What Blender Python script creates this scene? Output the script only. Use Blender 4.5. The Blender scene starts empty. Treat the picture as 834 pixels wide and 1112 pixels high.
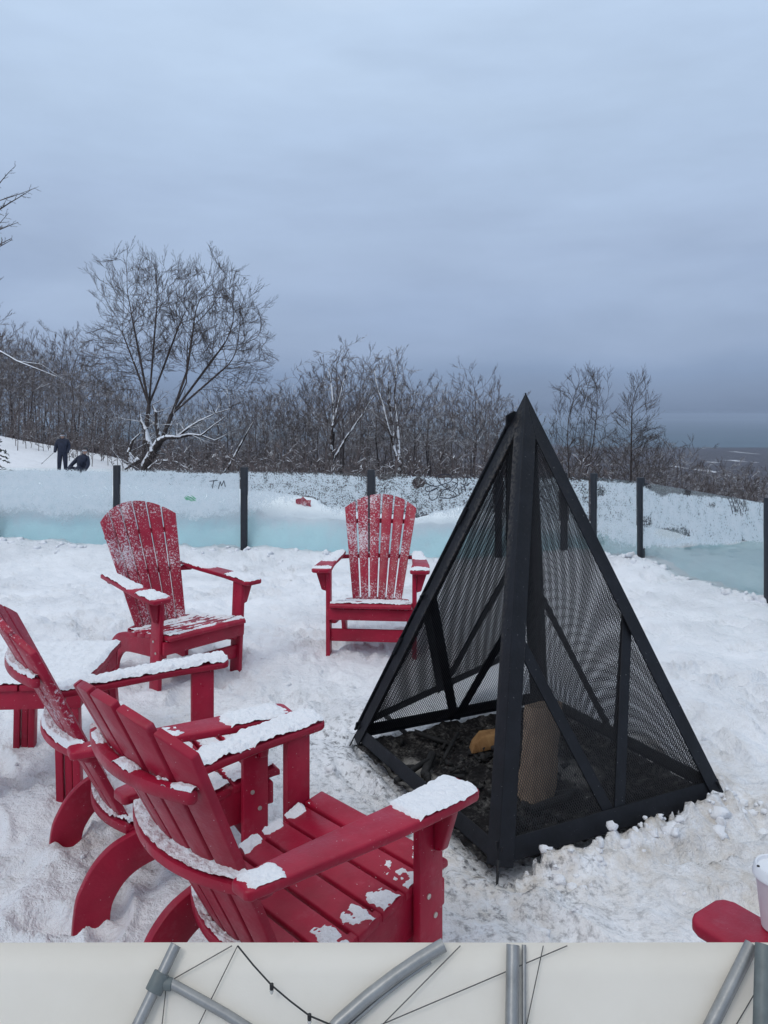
import bpy, bmesh, math, random
import numpy as np
from mathutils import Vector, Matrix

R = math.radians
scene = bpy.context.scene
C = scene.collection
rnd = random.Random(7)

# ------------------------------------------------------------------ helpers
def mesh_obj(name, verts, faces, mat=None, parent=None, smooth=False):
    me = bpy.data.meshes.new(name)
    me.from_pydata([tuple(v) for v in verts], [], [tuple(f) for f in faces])
    me.update()
    return link(name, me, mat, parent, smooth)

def np_mesh(name, V, F, mat=None, parent=None, smooth=False):
    """V (n,3) array, F (m,4) quad array"""
    me = bpy.data.meshes.new(name)
    V = np.asarray(V, np.float32); F = np.asarray(F, np.int32)
    k = F.shape[1]
    me.vertices.add(len(V)); me.vertices.foreach_set('co', V.ravel())
    me.loops.add(F.size); me.loops.foreach_set('vertex_index', F.ravel())
    me.polygons.add(len(F))
    me.polygons.foreach_set('loop_start', np.arange(0, F.size, k, dtype=np.int32))
    me.polygons.foreach_set('loop_total', np.full(len(F), k, np.int32))
    me.update(calc_edges=True); me.validate()
    return link(name, me, mat, parent, smooth)

def link(name, me, mat, parent, smooth=False):
    o = bpy.data.objects.new(name, me)
    C.objects.link(o)
    if mat is not None:
        for m in (mat if isinstance(mat, (list, tuple)) else [mat]):
            me.materials.append(m)
    if parent is not None:
        o.parent = parent
    if smooth:
        me.polygons.foreach_set('use_smooth', [True] * len(me.polygons))
    return o

def bm_obj(name, bm, mat=None, parent=None, bevel=0.0, seg=2, smooth=True):
    bmesh.ops.recalc_face_normals(bm, faces=bm.faces[:])
    if bevel:
        ed = [e for e in bm.edges if len(e.link_faces) == 2 and e.calc_face_angle(0) > R(35)]
        bmesh.ops.bevel(bm, geom=ed, offset=bevel, segments=seg, profile=0.5, affect='EDGES', clamp_overlap=True)
    me = bpy.data.meshes.new(name)
    bm.to_mesh(me); bm.free()
    o = link(name, me, mat, parent)
    if smooth:
        me.polygons.foreach_set('use_smooth', [True] * len(me.polygons))
        try:
            me.set_sharp_from_angle(angle=R(40))
        except Exception:
            pass
    return o

def prism(bm, poly, vec):
    """closed polygon of 3D points extruded by vec"""
    vec = Vector(vec)
    a = [bm.verts.new(p) for p in poly]
    b = [bm.verts.new(Vector(p) + vec) for p in poly]
    n = len(poly)
    bm.faces.new(a); bm.faces.new(b[::-1])
    for i in range(n):
        bm.faces.new((a[i], b[i], b[(i + 1) % n], a[(i + 1) % n]))

def box(bm, x0, x1, y0, y1, z0, z1):
    prism(bm, [(x0, y0, z0), (x1, y0, z0), (x1, y1, z0), (x0, y1, z0)], (0, 0, z1 - z0))

def tube(bm, pts, r, n=10, cap=True):
    pts = [Vector(p) for p in pts]
    rs = r if isinstance(r, (list, tuple)) else [r] * len(pts)
    rings = []
    ref = None
    for i, p in enumerate(pts):
        d = (pts[min(i + 1, len(pts) - 1)] - pts[max(i - 1, 0)]).normalized()
        if ref is None:
            ref = d.orthogonal().normalized()
        ref = (ref - d * ref.dot(d)).normalized()
        s = d.cross(ref)
        rings.append([bm.verts.new(p + (ref * math.cos(2 * math.pi * k / n) + s * math.sin(2 * math.pi * k / n)) * rs[i]) for k in range(n)])
    for a, b in zip(rings, rings[1:]):
        for k in range(n):
            bm.faces.new((a[k], a[(k + 1) % n], b[(k + 1) % n], b[k]))
    if cap:
        bm.faces.new(rings[0][::-1]); bm.faces.new(rings[-1])

def lathe(bm, prof, n=32, center=(0, 0, 0)):
    cx, cy, cz = center
    rings = []
    for r, z in prof:
        rings.append([bm.verts.new((cx + r * math.cos(2 * math.pi * k / n), cy + r * math.sin(2 * math.pi * k / n), cz + z)) for k in range(n)])
    for a, b in zip(rings, rings[1:]):
        for k in range(n):
            bm.faces.new((a[k], a[(k + 1) % n], b[(k + 1) % n], b[k]))
    bm.faces.new(rings[0][::-1]); bm.faces.new(rings[-1])

def tag(o, label, cat, group=None):
    o['label'] = label; o['category'] = cat
    if group: o['group'] = group
    return o

def thing(name, label, cat, loc=(0, 0, 0), rotz=0, group=None):
    o = bpy.data.objects.new(name, None)
    o.empty_display_size = 0.1
    C.objects.link(o); o.location = loc; o.rotation_euler = (0, 0, rotz)
    return tag(o, label, cat, group)

def kind(o, k):
    o['kind'] = k
    return o

# ---- vectorised value noise
def _h(ix, iy, s):
    n = (ix.astype(np.int64) * 374761393 + iy.astype(np.int64) * 668265263 + s * 1442695041) & 0xffffffff
    n = ((n ^ (n >> 13)) * 1274126177) & 0xffffffff
    return ((n ^ (n >> 16)) & 0xffff) / 65535.0

def vnoise(x, y, s=0):
    x = np.asarray(x, float); y = np.asarray(y, float)
    ix = np.floor(x); iy = np.floor(y)
    fx = x - ix; fy = y - iy
    fx = fx * fx * fx * (fx * (fx * 6 - 15) + 10); fy = fy * fy * fy * (fy * (fy * 6 - 15) + 10)
    a = _h(ix, iy, s); b = _h(ix + 1, iy, s); c = _h(ix, iy + 1, s); d = _h(ix + 1, iy + 1, s)
    return (a * (1 - fx) + b * fx) * (1 - fy) + (c * (1 - fx) + d * fx) * fy

def fbm(x, y, s=0, oct=4):
    t = 0; a = 1; n = 0
    for i in range(oct):
        t = t + a * vnoise(x * 2 ** i + 17.3 * i, y * 2 ** i - 9.1 * i, s + i); n += a; a *= 0.5
    return t / n

def sstep(a, b, x):
    t = np.clip((np.asarray(x, float) - a) / (b - a), 0, 1)
    return t * t * (3 - 2 * t)

# ------------------------------------------------------------------ materials
class N:
    def __init__(self, name):
        self.m = bpy.data.materials.new(name); self.m.use_nodes = True
        self.t = self.m.node_tree; self.t.nodes.clear()
        self.out = self.t.nodes.new('ShaderNodeOutputMaterial')
    def n(self, ty, **kw):
        nd = self.t.nodes.new(ty)
        for k, v in kw.items():
            if k.startswith('i_'):
                nd.inputs[k[2:].replace('_', ' ')].default_value = v
            else:
                setattr(nd, k, v)
        return nd
    def l(self, a, b): self.t.links.new(a, b)
    def noise(self, scale, detail=4, rough=0.55, vec=None, dim='3D'):
        nd = self.n('ShaderNodeTexNoise'); nd.inputs['Scale'].default_value = scale
        nd.inputs['Detail'].default_value = detail; nd.inputs['Roughness'].default_value = rough
        if vec is not None: self.l(vec, nd.inputs['Vector'])
        return nd.outputs['Fac']
    def obj(self):
        return self.n('ShaderNodeTexCoord').outputs['Object']
    def geo(self):
        return self.n('ShaderNodeNewGeometry')
    def ramp(self, fac, stops, interp='LINEAR'):
        nd = self.n('ShaderNodeValToRGB'); nd.color_ramp.interpolation = interp
        e = nd.color_ramp.elements
        while len(e) < len(stops): e.new(0.5)
        for i, (p, c) in enumerate(stops):
            e[i].position = p; e[i].color = (*c, 1) if len(c) == 3 else c
        self.l(fac, nd.inputs['Fac']); return nd.outputs['Color']
    def rng(self, v, a, b, c=0, d=1, smooth=False):
        nd = self.n('ShaderNodeMapRange')
        if smooth: nd.interpolation_type = 'SMOOTHSTEP'
        self.l(v, nd.inputs[0])
        for i, q in enumerate((a, b, c, d)): nd.inputs[i + 1].default_value = q
        return nd.outputs[0]
    def math(self, op, a, b=None):
        nd = self.n('ShaderNodeMath', operation=op)
        for i, q in enumerate((a, b)):
            if q is None: continue
            if isinstance(q, (int, float)): nd.inputs[i].default_value = q
            else: self.l(q, nd.inputs[i])
        return nd.outputs[0]
    def mix(self, fac, a, b):
        nd = self.n('ShaderNodeMix', data_type='RGBA')
        if isinstance(fac, (int, float)): nd.inputs[0].default_value = fac
        else: self.l(fac, nd.inputs[0])
        for i, q in ((6, a), (7, b)):
            if isinstance(q, tuple): nd.inputs[i].default_value = (*q, 1)
            else: self.l(q, nd.inputs[i])
        return nd.outputs[2]
    def bump(self, h, strength=0.3, dist=0.01):
        nd = self.n('ShaderNodeBump'); nd.inputs['Strength'].default_value = strength
        nd.inputs['Distance'].default_value = dist
        self.l(h, nd.inputs['Height']); return nd.outputs['Normal']
    def pbr(self, col, rough=0.5, normal=None, metal=0.0, spec=0.5):
        p = self.n('ShaderNodeBsdfPrincipled')
        if isinstance(col, tuple): p.inputs['Base Color'].default_value = (*col, 1)
        else: self.l(col, p.inputs['Base Color'])
        if isinstance(rough, (int, float)): p.inputs['Roughness'].default_value = rough
        else: self.l(rough, p.inputs['Roughness'])
        p.inputs['Metallic'].default_value = metal
        p.inputs['Specular IOR Level'].default_value = spec
        if normal is not None: self.l(normal, p.inputs['Normal'])
        self.l(p.outputs[0], self.out.inputs['Surface'])
        return p
SNOW = (0.82, 0.84, 0.88)

def m_snow_ground():
    k = N('trampled_snow'); v = k.obj()
    n1 = k.noise(7, 5, 0.6, v); n2 = k.noise(38, 4, 0.65, v); n3 = k.noise(160, 2, 0.5, v)
    n4 = k.noise(17, 5, 0.7, v)
    h = k.math('ADD', k.math('ADD', k.math('MULTIPLY', n1, 0.035), k.math('MULTIPLY', k.math('MULTIPLY', n4, k.rng(k.noise(1.1, 3, .6, v), .35, .65, .25, 1.5)), 0.036)), k.math('ADD', k.math('MULTIPLY', n2, 0.012), k.math('MULTIPLY', n3, 0.0008)))
    nor = k.bump(h, 0.8, 1.0)
    # grit, dirt specks and trodden grey patches
    speck = k.rng(k.noise(55, 3, 0.7, v), 0.70, 0.78)
    zone = k.rng(k.noise(1.3, 3, 0.6, v), 0.45, 0.7)
    f = k.math('MULTIPLY', k.math('MULTIPLY', speck, zone), 0.75)
    grey = k.rng(k.noise(2.2, 5, 0.65, v), 0.5, 0.78, 0, 0.22)
    c = k.mix(grey, SNOW, (0.56, 0.58, 0.63))
    c = k.mix(f, c, (0.12, 0.11, 0.11))
    at = k.n('ShaderNodeAttribute', attribute_name='stain')
    st = k.math('MULTIPLY', at.outputs['Fac'], k.rng(k.noise(9, 5, 0.65, v), 0.35, 0.7))
    c = k.mix(st, c, (0.50, 0.40, 0.27))
    at2 = k.n('ShaderNodeAttribute', attribute_name='soot')
    so = k.math('MULTIPLY', at2.outputs['Fac'], k.rng(k.noise(30, 5, 0.7, v), 0.5, 0.68))
    c = k.mix(so, c, (0.10, 0.10, 0.11))
    k.pbr(c, 0.75, nor, spec=0.25); return k.m

def m_snow(name='settled_snow', col=SNOW, sc=60):
    k = N(name); v = k.obj()
    h = k.math('ADD', k.math('MULTIPLY', k.noise(sc, 4, 0.65, v), 0.010), k.math('MULTIPLY', k.noise(sc * 4, 2, 0.5, v), 0.003))
    k.pbr(col, 0.75, k.bump(h, 0.7, 1.0), spec=0.25); return k.m

def m_red(name, frost=0.0):
    k = N(name); v = k.obj()
    # moulded grain, scuffs
    mp = k.n('ShaderNodeMapping'); mp.inputs['Scale'].default_value = (1, 1, 1); k.l(v, mp.inputs[0])
    g = k.noise(90, 3, 0.6, mp.outputs[0])
    w = k.noise(5, 4, 0.6, v)
    c = k.mix(k.rng(w, 0.3, 0.75), (0.25, 0.006, 0.026), (0.41, 0.012, 0.044))
    # bloom of old frost / chalky dust
    chalk = k.rng(k.noise(14, 6, 0.7, v), 0.58, 0.84, 0, 0.20)
    c = k.mix(chalk, c, (0.55, 0.30, 0.36))
    fl = k.rng(k.noise(120, 2, 0.6, v), 0.735, 0.76)
    c = k.mix(k.math('MULTIPLY', fl, 0.7), c, SNOW)
    nor = k.bump(g, 0.10, 0.01)
    p = None
    if frost:
        big = k.noise(3.2, 3, 0.55, v); fine = k.noise(85, 5, 0.8, v)
        f = k.math('ADD', k.math('MULTIPLY', big, 0.55), k.math('MULTIPLY', fine, 1.0))
        f = k.rng(f, 0.80 + (1 - frost) * 0.10, 0.90 + (1 - frost) * 0.10)
        c = k.mix(k.math('MULTIPLY', f, 0.8), c, SNOW)
    k.pbr(c, k.rng(k.noise(11, 5, 0.7, v), 0.3, 0.7, 0.26, 0.60), nor, spec=0.32); return k.m

def m_simple(name, col, rough=0.6, var=0.25, sc=20, bump=0.1, metal=0.0, spec=0.5):
    k = N(name); v = k.obj(); n = k.noise(sc, 5, 0.6, v)
    dark = tuple(c * (1 - var) for c in col); lite = tuple(min(1, c * (1 + var)) for c in col)
    c = k.ramp(n, [(0.3, dark), (0.7, lite)])
    k.pbr(c, rough, k.bump(n, bump, 0.01) if bump else None, metal, spec); return k.m

def m_frame():
    k = N('black_painted_steel'); v = k.obj()
    n = k.noise(9, 6, 0.7, v); n2 = k.noise(60, 3, 0.6, v)
    c = k.mix(k.rng(n, 0.4, 0.75), (0.006, 0.007, 0.010), (0.012, 0.014, 0.020))
    rust = k.math('MULTIPLY', k.rng(n, 0.62, 0.74), k.rng(n2, 0.45, 0.6))
    c = k.mix(k.math('MULTIPLY', rust, 0.5), c, (0.05, 0.035, 0.025))
    at = k.n('ShaderNodeAttribute', attribute_name='scorch')
    c = k.mix(k.math('MULTIPLY', at.outputs['Fac'], k.rng(n2, 0.4, 0.6)), c, (0.085, 0.075, 0.065))
    fl = k.rng(k.noise(140, 2, 0.6, v), 0.74, 0.76)
    c = k.mix(k.math('MULTIPLY', fl, 0.5), c, (0.6, 0.62, 0.66))
    k.pbr(c, 0.55, k.bump(n2, 0.12, 0.01), spec=0.28); return k.m

def m_bark(name, col, snow=0.5, sc=1.0):
    k = N(name); g = k.geo(); v = k.obj()
    n = k.noise(6 * sc, 5, 0.7, v); n2 = k.noise(2.2 * sc, 4, 0.7, v)
    c = k.mix(k.rng(n, 0.35, 0.7), tuple(q * 0.6 for q in col), tuple(q * 1.35 for q in col))
    sx = k.n('ShaderNodeSeparateXYZ'); k.l(g.outputs['Normal'], sx.inputs[0])
    up = k.math('ADD', sx.outputs['Z'], k.math('MULTIPLY', k.math('SUBTRACT', n2, 0.5), 2.6))
    f = k.rng(up, 1.15 - snow, 1.32 - snow)
    c = k.mix(f, c, (0.74, 0.77, 0.82))
    k.pbr(c, 0.9, None, spec=0.1); return k.m

def m_land():
    k = N('wooded_land_with_snow_fields'); v = k.obj()
    mp = k.n('ShaderNodeMapping'); mp.inputs['Scale'].default_value = (0.0030, 0.0017, 0.0); k.l(v, mp.inputs[0])
    n = k.noise(1, 7, 0.62, mp.outputs[0])
    mp2 = k.n('ShaderNodeMapping'); mp2.inputs['Scale'].default_value = (0.05, 0.035, 0.0); k.l(v, mp2.inputs[0])
    t = k.noise(1, 6, 0.75, mp2.outputs[0])
    tree = k.ramp(t, [(0.28, (0.035, 0.033, 0.038)), (0.48, (0.066, 0.060, 0.068)), (0.62, (0.115, 0.11, 0.125)), (0.72, (0.45, 0.47, 0.52))])
    f = k.rng(k.math('ADD', n, k.math('MULTIPLY', k.math('SUBTRACT', t, 0.5), 0.10)), 0.635, 0.65)
    c = k.mix(k.math('MULTIPLY', f, 0.9), tree, (0.78, 0.80, 0.85))
    k.pbr(c, 1.0, None, spec=0.0); return k.m

def m_glass():
    k = N('fence_glass')
    tr = k.n('ShaderNodeBsdfTransparent'); tr.inputs[0].default_value = (0.965, 0.99, 0.99, 1)
    gl = k.n('ShaderNodeBsdfGlossy'); gl.inputs['Roughness'].default_value = 0.02
    fr = k.n('ShaderNodeFresnel'); fr.inputs['IOR'].default_value = 1.45
    mx = k.n('ShaderNodeMixShader')
    k.l(k.math('MULTIPLY', fr.outputs[0], 0.6), mx.inputs[0]); k.l(tr.outputs[0], mx.inputs[1]); k.l(gl.outputs[0], mx.inputs[2])
    k.l(mx.outputs[0], k.out.inputs['Surface']); return k.m

def m_frost():
    k = N('rime_on_glass'); v = k.obj()
    at = k.n('ShaderNodeAttribute', attribute_name='cov')
    a = k.noise(11, 5, 0.7, v); b = k.noise(60, 4, 0.75, v)
    nn = k.math('ADD', k.math('MULTIPLY', k.math('SUBTRACT', a, 0.5), 1.1), k.math('MULTIPLY', k.math('SUBTRACT', b, 0.5), 2.3))
    s = k.math('ADD', at.outputs['Fac'], nn)
    f = k.rng(s, 0.44, 0.58, 0, 0.97)
    df = k.n('ShaderNodeBsdfDiffuse')
    k.l(k.mix(k.rng(a, 0.35, 0.65), (0.66, 0.75, 0.80), (0.80, 0.85, 0.89)), df.inputs[0])
    k.l(k.bump(b, 0.5, 0.02), df.inputs['Normal'])
    tl = k.n('ShaderNodeBsdfTranslucent'); tl.inputs[0].default_value = (0.8, 0.88, 0.92, 1)
    m0 = k.n('ShaderNodeMixShader'); m0.inputs[0].default_value = 0.35
    k.l(df.outputs[0], m0.inputs[1]); k.l(tl.outputs[0], m0.inputs[2])
    tr = k.n('ShaderNodeBsdfTransparent')
    mx = k.n('ShaderNodeMixShader')
    k.l(f, mx.inputs[0]); k.l(tr.outputs[0], mx.inputs[1]); k.l(m0.outputs[0], mx.inputs[2])
    k.l(mx.outputs[0], k.out.inputs['Surface']); return k.m

def m_ice():
    k = N('packed_icy_snow'); v = k.obj()
    at = k.n('ShaderNodeAttribute', attribute_name='ice')
    n = k.noise(3.2, 5, 0.6, v); b = k.noise(28, 4, 0.65, v)
    ice = k.mix(k.rng(n, 0.3, 0.7), (0.56, 0.86, 0.91), (0.70, 0.92, 0.95))
    f = k.rng(k.math('ADD', at.outputs['Fac'], k.math('MULTIPLY', k.math('SUBTRACT', n, 0.5), 1.3)), 0.2, 1.15, 0, 0.92, smooth=True)
    c = k.mix(f, SNOW, ice)
    k.pbr(c, 0.6, k.bump(b, 0.35, 0.02), spec=0.3); return k.m

def m_fabric():
    k = N('white_tent_fabric'); v = k.obj()
    n = k.noise(3.0, 5, 0.6, v); w = k.noise(400, 2, 0.5, v)
    c = k.mix(k.rng(n, 0.3, 0.7), (0.80, 0.75, 0.665), (0.90, 0.86, 0.79))
    p = k.pbr(c, 0.55, k.bump(w, 0.05, 0.005), spec=0.3)
    tl = k.n('ShaderNodeBsdfTranslucent'); tl.inputs[0].default_value = (0.80, 0.80, 0.75, 1)
    mx = k.n('ShaderNodeMixShader'); mx.inputs[0].default_value = 0.3
    k.l(p.outputs[0], mx.inputs[1]); k.l(tl.outputs[0], mx.inputs[2]); k.l(mx.outputs[0], k.out.inputs['Surface'])
    return k.m

def m_ash():
    k = N('charred_ash'); v = k.obj()
    n = k.noise(4.0, 5, 0.65, v); b = k.math('ADD', k.math('MULTIPLY', k.noise(14, 6, 0.75, v), .6), k.math('MULTIPLY', k.noise(70, 3, 0.6, v), .4))
    c = k.ramp(b, [(0.33, (0.006, 0.006, 0.007)), (0.50, (0.020, 0.019, 0.020)), (0.62, (0.10, 0.097, 0.093)), (0.72, (0.30, 0.29, 0.28))])
    at = k.n('ShaderNodeAttribute', attribute_name='grey')
    g = k.ramp(b, [(0.3, (0.08, 0.078, 0.075)), (0.6, (0.26, 0.25, 0.235)), (0.75, (0.50, 0.49, 0.47))])
    c = k.mix(k.rng(k.math('ADD', at.outputs['Fac'], k.math('MULTIPLY', k.math('SUBTRACT', n, 0.5), 1.2)), 0.40, 0.62), c, g)
    k.pbr(c, 0.95, k.bump(b, 0.5, 0.03), spec=0.1); return k.m

def m_log(name, a, b_, char=False):
    k = N(name); v = k.obj()
    mp = k.n('ShaderNodeMapping'); mp.inputs['Scale'].default_value = (22, 22, 5); k.l(v, mp.inputs[0])
    n = k.noise(1, 6, 0.7, mp.outputs[0]); n2 = k.noise(14, 4, 0.6, v)
    c = k.ramp(n, [(0.3, a), (0.7, b_)])
    c = k.mix(k.rng(n2, 0.6, 0.75, 0, 0.5), c, (0.06, 0.045, 0.035))
    k.pbr(c, 0.85, k.bump(n, 0.4, 0.02), spec=0.15); return k.m

def m_galv():
    k = N('galvanised_tube'); v = k.obj()
    n = k.noise(25, 5, 0.7, v)
    c = k.ramp(n, [(0.3, (0.22, 0.225, 0.225)), (0.7, (0.33, 0.335, 0.335))])
    k.pbr(c, 0.38, k.bump(n, 0.08, 0.01), 0.45); return k.m

M = dict(ground=m_snow_ground(), snow=m_snow(), red=m_red('red_plastic_lumber'), redf=m_red('red_plastic_lumber_frosted', 1.0),
         redl=m_red('red_plastic_lumber_lightly_frosted', 0.45),
         frame=m_frame(), mesh=m_simple('black_steel_mesh', (0.016, 0.017, 0.021), 0.55, 0.3, 30, 0),
         bark=m_bark('grey_bark_snow', (0.075, 0.066, 0.068), 0.5), twig=m_bark('twigs_snow', (0.150, 0.127, 0.126), 0.47),
         barkb=m_bark('dark_bark_snow_patches', (0.085, 0.072, 0.070), 0.42, 0.8), twigb=m_bark('dark_twigs', (0.105, 0.086, 0.080), 0.12),
         barks=m_bark('snow_laden_bark', (0.06, 0.05, 0.048), 1.15),
         needles=m_bark('dark_fir_needles', (0.022, 0.034, 0.026), 0.30, 2.0),
         land=m_land(), glass=m_glass(), frost=m_frost(), ice=m_ice(), fabric=m_fabric(), ash=m_ash(),
         post=m_simple('dark_navy_post', (0.010, 0.013, 0.020), 0.5, 0.3, 12, 0.05),
         bolt=m_simple('weathered_bolt', (0.55, 0.50, 0.46), 0.4, 0.2, 80, 0, 0.6),
         log=m_log('tan_bark_log', (0.19, 0.138, 0.100), (0.37, 0.28, 0.205)), wood=m_log('split_orange_wood', (0.17, 0.085, 0.035), (0.34, 0.20, 0.09)),
         cut=m_simple('cut_log_end', (0.16, 0.11, 0.07), 0.8, 0.3, 40, 0.2),
         char=m_simple('charcoal', (0.012, 0.012, 0.013), 0.8, 0.6, 40, 0.3),
         galv=m_galv(), clamp=m_simple('grey_green_clamp', (0.12, 0.14, 0.14), 0.5, 0.2, 40, 0.1),
         cable=m_simple('steel_cable', (0.06, 0.06, 0.06), 0.5, 0.2, 50, 0),
         black=m_simple('black_rubber', (0.012, 0.012, 0.013), 0.6, 0.2, 30, 0),
         cup=m_simple('white_paper_cup', (0.66, 0.62, 0.66), 0.55, 0.05, 8, 0), lid=m_simple('white_plastic_lid', (0.72, 0.74, 0.78), 0.35, 0.03, 8, 0),
         cupmark=m_simple('red_cup_print', (0.55, 0.08, 0.12), 0.6, 0.1, 60, 0),
         jacket=m_simple('navy_jacket', (0.016, 0.022, 0.045), 0.8, 0.3, 12, 0.2), trousers=m_simple('black_trousers', (0.008, 0.009, 0.012), 0.8, 0.3, 12, 0.2),
         skin=m_simple('skin', (0.36, 0.22, 0.17), 0.6, 0.1, 20, 0), helmet=m_simple('dark_helmet', (0.012, 0.013, 0.017), 0.35, 0.2, 20, 0),
         goggles=m_simple('goggle_band', (0.40, 0.42, 0.46), 0.2, 0.2, 20, 0),
         glove=m_simple('red_cloth', (0.42, 0.03, 0.06), 0.85, 0.4, 40, 0.4),
         ink=m_simple('dark_ink', (0.010, 0.013, 0.03), 0.6, 0.1, 30, 0), green=m_simple('green_marker', (0.12, 0.45, 0.25), 0.6, 0.3, 60, 0),
         ski=m_simple('ski_topsheet', (0.05, 0.06, 0.08), 0.4, 0.3, 10, 0),
         bulb=m_simple('clear_bulb', (0.5, 0.5, 0.48), 0.15, 0.1, 30, 0),
         lake=m_simple('cold_lake_water', (0.10, 0.145, 0.185), 0.95, 0.12, 0.0006, 0, 0, 0.0))

# ------------------------------------------------------------------ layout constants (metres; camera at x=0,y=0)
APEX = Vector((.642, 3.48, 1.70)); PL = Vector((-.15, 3.78, 0)); PF = Vector((.40, 2.695, 0)); PB = Vector((.87, 4.265, 0)); PR = Vector((1.42, 3.18, 0))
PCEN = (PF + PB) / 2
FENCE = [(-7.3, 10.95), (-5.4, 10.62), (-3.60, 10.35), (-1.82, 10.0), (-.16, 9.53), (1.37, 9.2), (2.12, 9.05), (2.45, 8.96), (2.79, 8.34), (3.17, 6.32), (3.35, 4.3)]

# ------------------------------------------------------------------ ground
def polyline_dist(x, y, pts):
    d = np.full(x.shape, 1e9)
    for (ax, ay), (bx, by) in zip(pts, pts[1:]):
        vx, vy = bx - ax, by - ay
        t = np.clip(((x - ax) * vx + (y - ay) * vy) / (vx * vx + vy * vy), 0, 1)
        d = np.minimum(d, np.hypot(x - ax - t * vx, y - ay - t * vy))
    return d

def pyr_edge(x, y):
    """signed-ish distance to the square base of the fire screen (negative inside)"""
    e1 = (PR - PF).normalized(); e2 = (PL - PF).normalized()
    dx, dy = x - PCEN.x, y - PCEN.y
    a = np.abs(dx * e1.x + dy * e1.y) - (PR - PF).length / 2
    b = np.abs(dx * e2.x + dy * e2.y) - (PL - PF).length / 2
    return np.maximum(a, b), dx * e1.x + dy * e1.y, dx * e2.x + dy * e2.y

def terrain(x, y):
    x = np.asarray(x, float); y = np.asarray(y, float)
    if x.ndim == 0: return terrain(x[None], y[None])[0]
    r = np.hypot(x, y); th = np.degrees(np.arctan2(x, y))
    k = np.interp(th, [-180, -120, -60, -25, -8, 2, 10, 18, 26, 90, 125, 180], [0, 0, .02, .045, .085, .11, .13, .18, .225, .2, 0, 0])
    pr = np.interp(th, [-180, -30, 0, 5, 10, 15, 20, 25, 40, 60, 180], [13, 12.5, 10.6, 10.4, 10.0, 9.8, 8.8, 7.9, 6.2, 6, 6])
    e = np.maximum(0, r - pr - 0.7)
    z = -205 * (1 - np.exp(-k * e / 205))
    uu = x / np.maximum(y, 5.0)
    zt = 1.6 - np.interp(uu, [-1.2, -.62, -.5, -.43, -.368, -.338, -.30], [0, 22, 30, 42, 53, 60, 70]) * 46 / 834
    z = z + (zt - z) * sstep(24, 46, y) * (1 - sstep(50, 80, y)) * sstep(-.30, -.345, uu)
    z = z - .17 * sstep(6.2, 9.3, y) * sstep(2.6, .6, x) * (1 - sstep(11, 16, r))
    far = sstep(300, 1500, r)
    z = z + far * (fbm(x / 1400, y / 1400, 5, 5) - 0.5) * 58 - 40 * sstep(5400, 7200, r + 1500 * (fbm(x / 2500, y / 2500, 9, 3) - .5)) * far
    mid = sstep(14, 60, r) * (1 - far)
    z = z + mid * (fbm(x / 14, y / 14, 3, 3) - .5) * 1.2
    # inside the terrace: trampled snow
    near = 1 - sstep(14, 30, r)
    foot = fbm(x / .16, y / .16, 21, 3)
    pit = np.clip(0.44 - foot, 0, 1)
    amp = 0.85 + 1.1 * fbm(x / 1.5, y / 1.5, 33, 2)
    z = z + near * ((fbm(x / .9, y / .9, 11, 3) - .5) * .085 + (fbm(x / .11, y / .11, 41, 3) - .5) * .038 * amp - pit * .10 * amp + (fbm((x + .3 * y) / .05, (y - .3 * x) / .05, 55, 2) - .5) * .012 * amp)
    # boot prints trodden across the terrace
    m = (r < 12) & (y > 1)
    if m.any():
        fx, fy = x[m], y[m]; dz = np.zeros(fx.shape); fr_ = random.Random(17)
        for q in range(60):
            px0, py0, a = fr_.uniform(-3.4, 2.6), fr_.uniform(1.8, 8.6), fr_.uniform(0, 6.28)
            for st in range(5):
                cx0 = px0 + math.cos(a) * .62 * st + math.sin(a) * (.1 if st % 2 else -.1); cy0 = py0 + math.sin(a) * .62 * st - math.cos(a) * (.1 if st % 2 else -.1)
                u_ = (fx - cx0) * math.cos(a) + (fy - cy0) * math.sin(a); v_ = -(fx - cx0) * math.sin(a) + (fy - cy0) * math.cos(a)
                e_ = (u_ / .15) ** 2 + (v_ / .055) ** 2
                dz += np.where(e_ < 4, -.042 * np.exp(-e_ ** 2) + .018 * np.exp(-((e_ - 1.7) / .6) ** 2), 0)
        z = z.copy(); z[m] += np.maximum(dz, -.05)
    # low bank of shovelled snow at the foot of the fence
    fd = polyline_dist(x, y, FENCE)
    z = z + np.exp(-(fd / .35) ** 2) * (-.01 + .09 * fbm(x / .3, y / .3, 61, 3)) * near
    # melted and banked snow around the fire screen
    pe, u, v = pyr_edge(x, y)
    z = np.where(pe < 0.03, -.07, z)
    z = z - .035 * np.exp(-np.maximum(pe, 0) / .10) * (pe > 0)
    front = np.exp(-((v + .64) / .10) ** 2) * sstep(-.62, -.35, u) * sstep(.74, .5, u)
    z = z + front * (pe > -.01) * (.03 + .09 * fbm(x / .06, y / .06, 71, 3)) * np.where(v < 0, 1, 0)
    side = np.exp(-((u - .62) / .10) ** 2) * sstep(-.7, -.4, v) * sstep(.3, -.1, v)
    z = z + side * (pe > 0) * (.02 + .06 * fbm(x / .06, y / .06, 73, 3))
    return z

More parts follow.
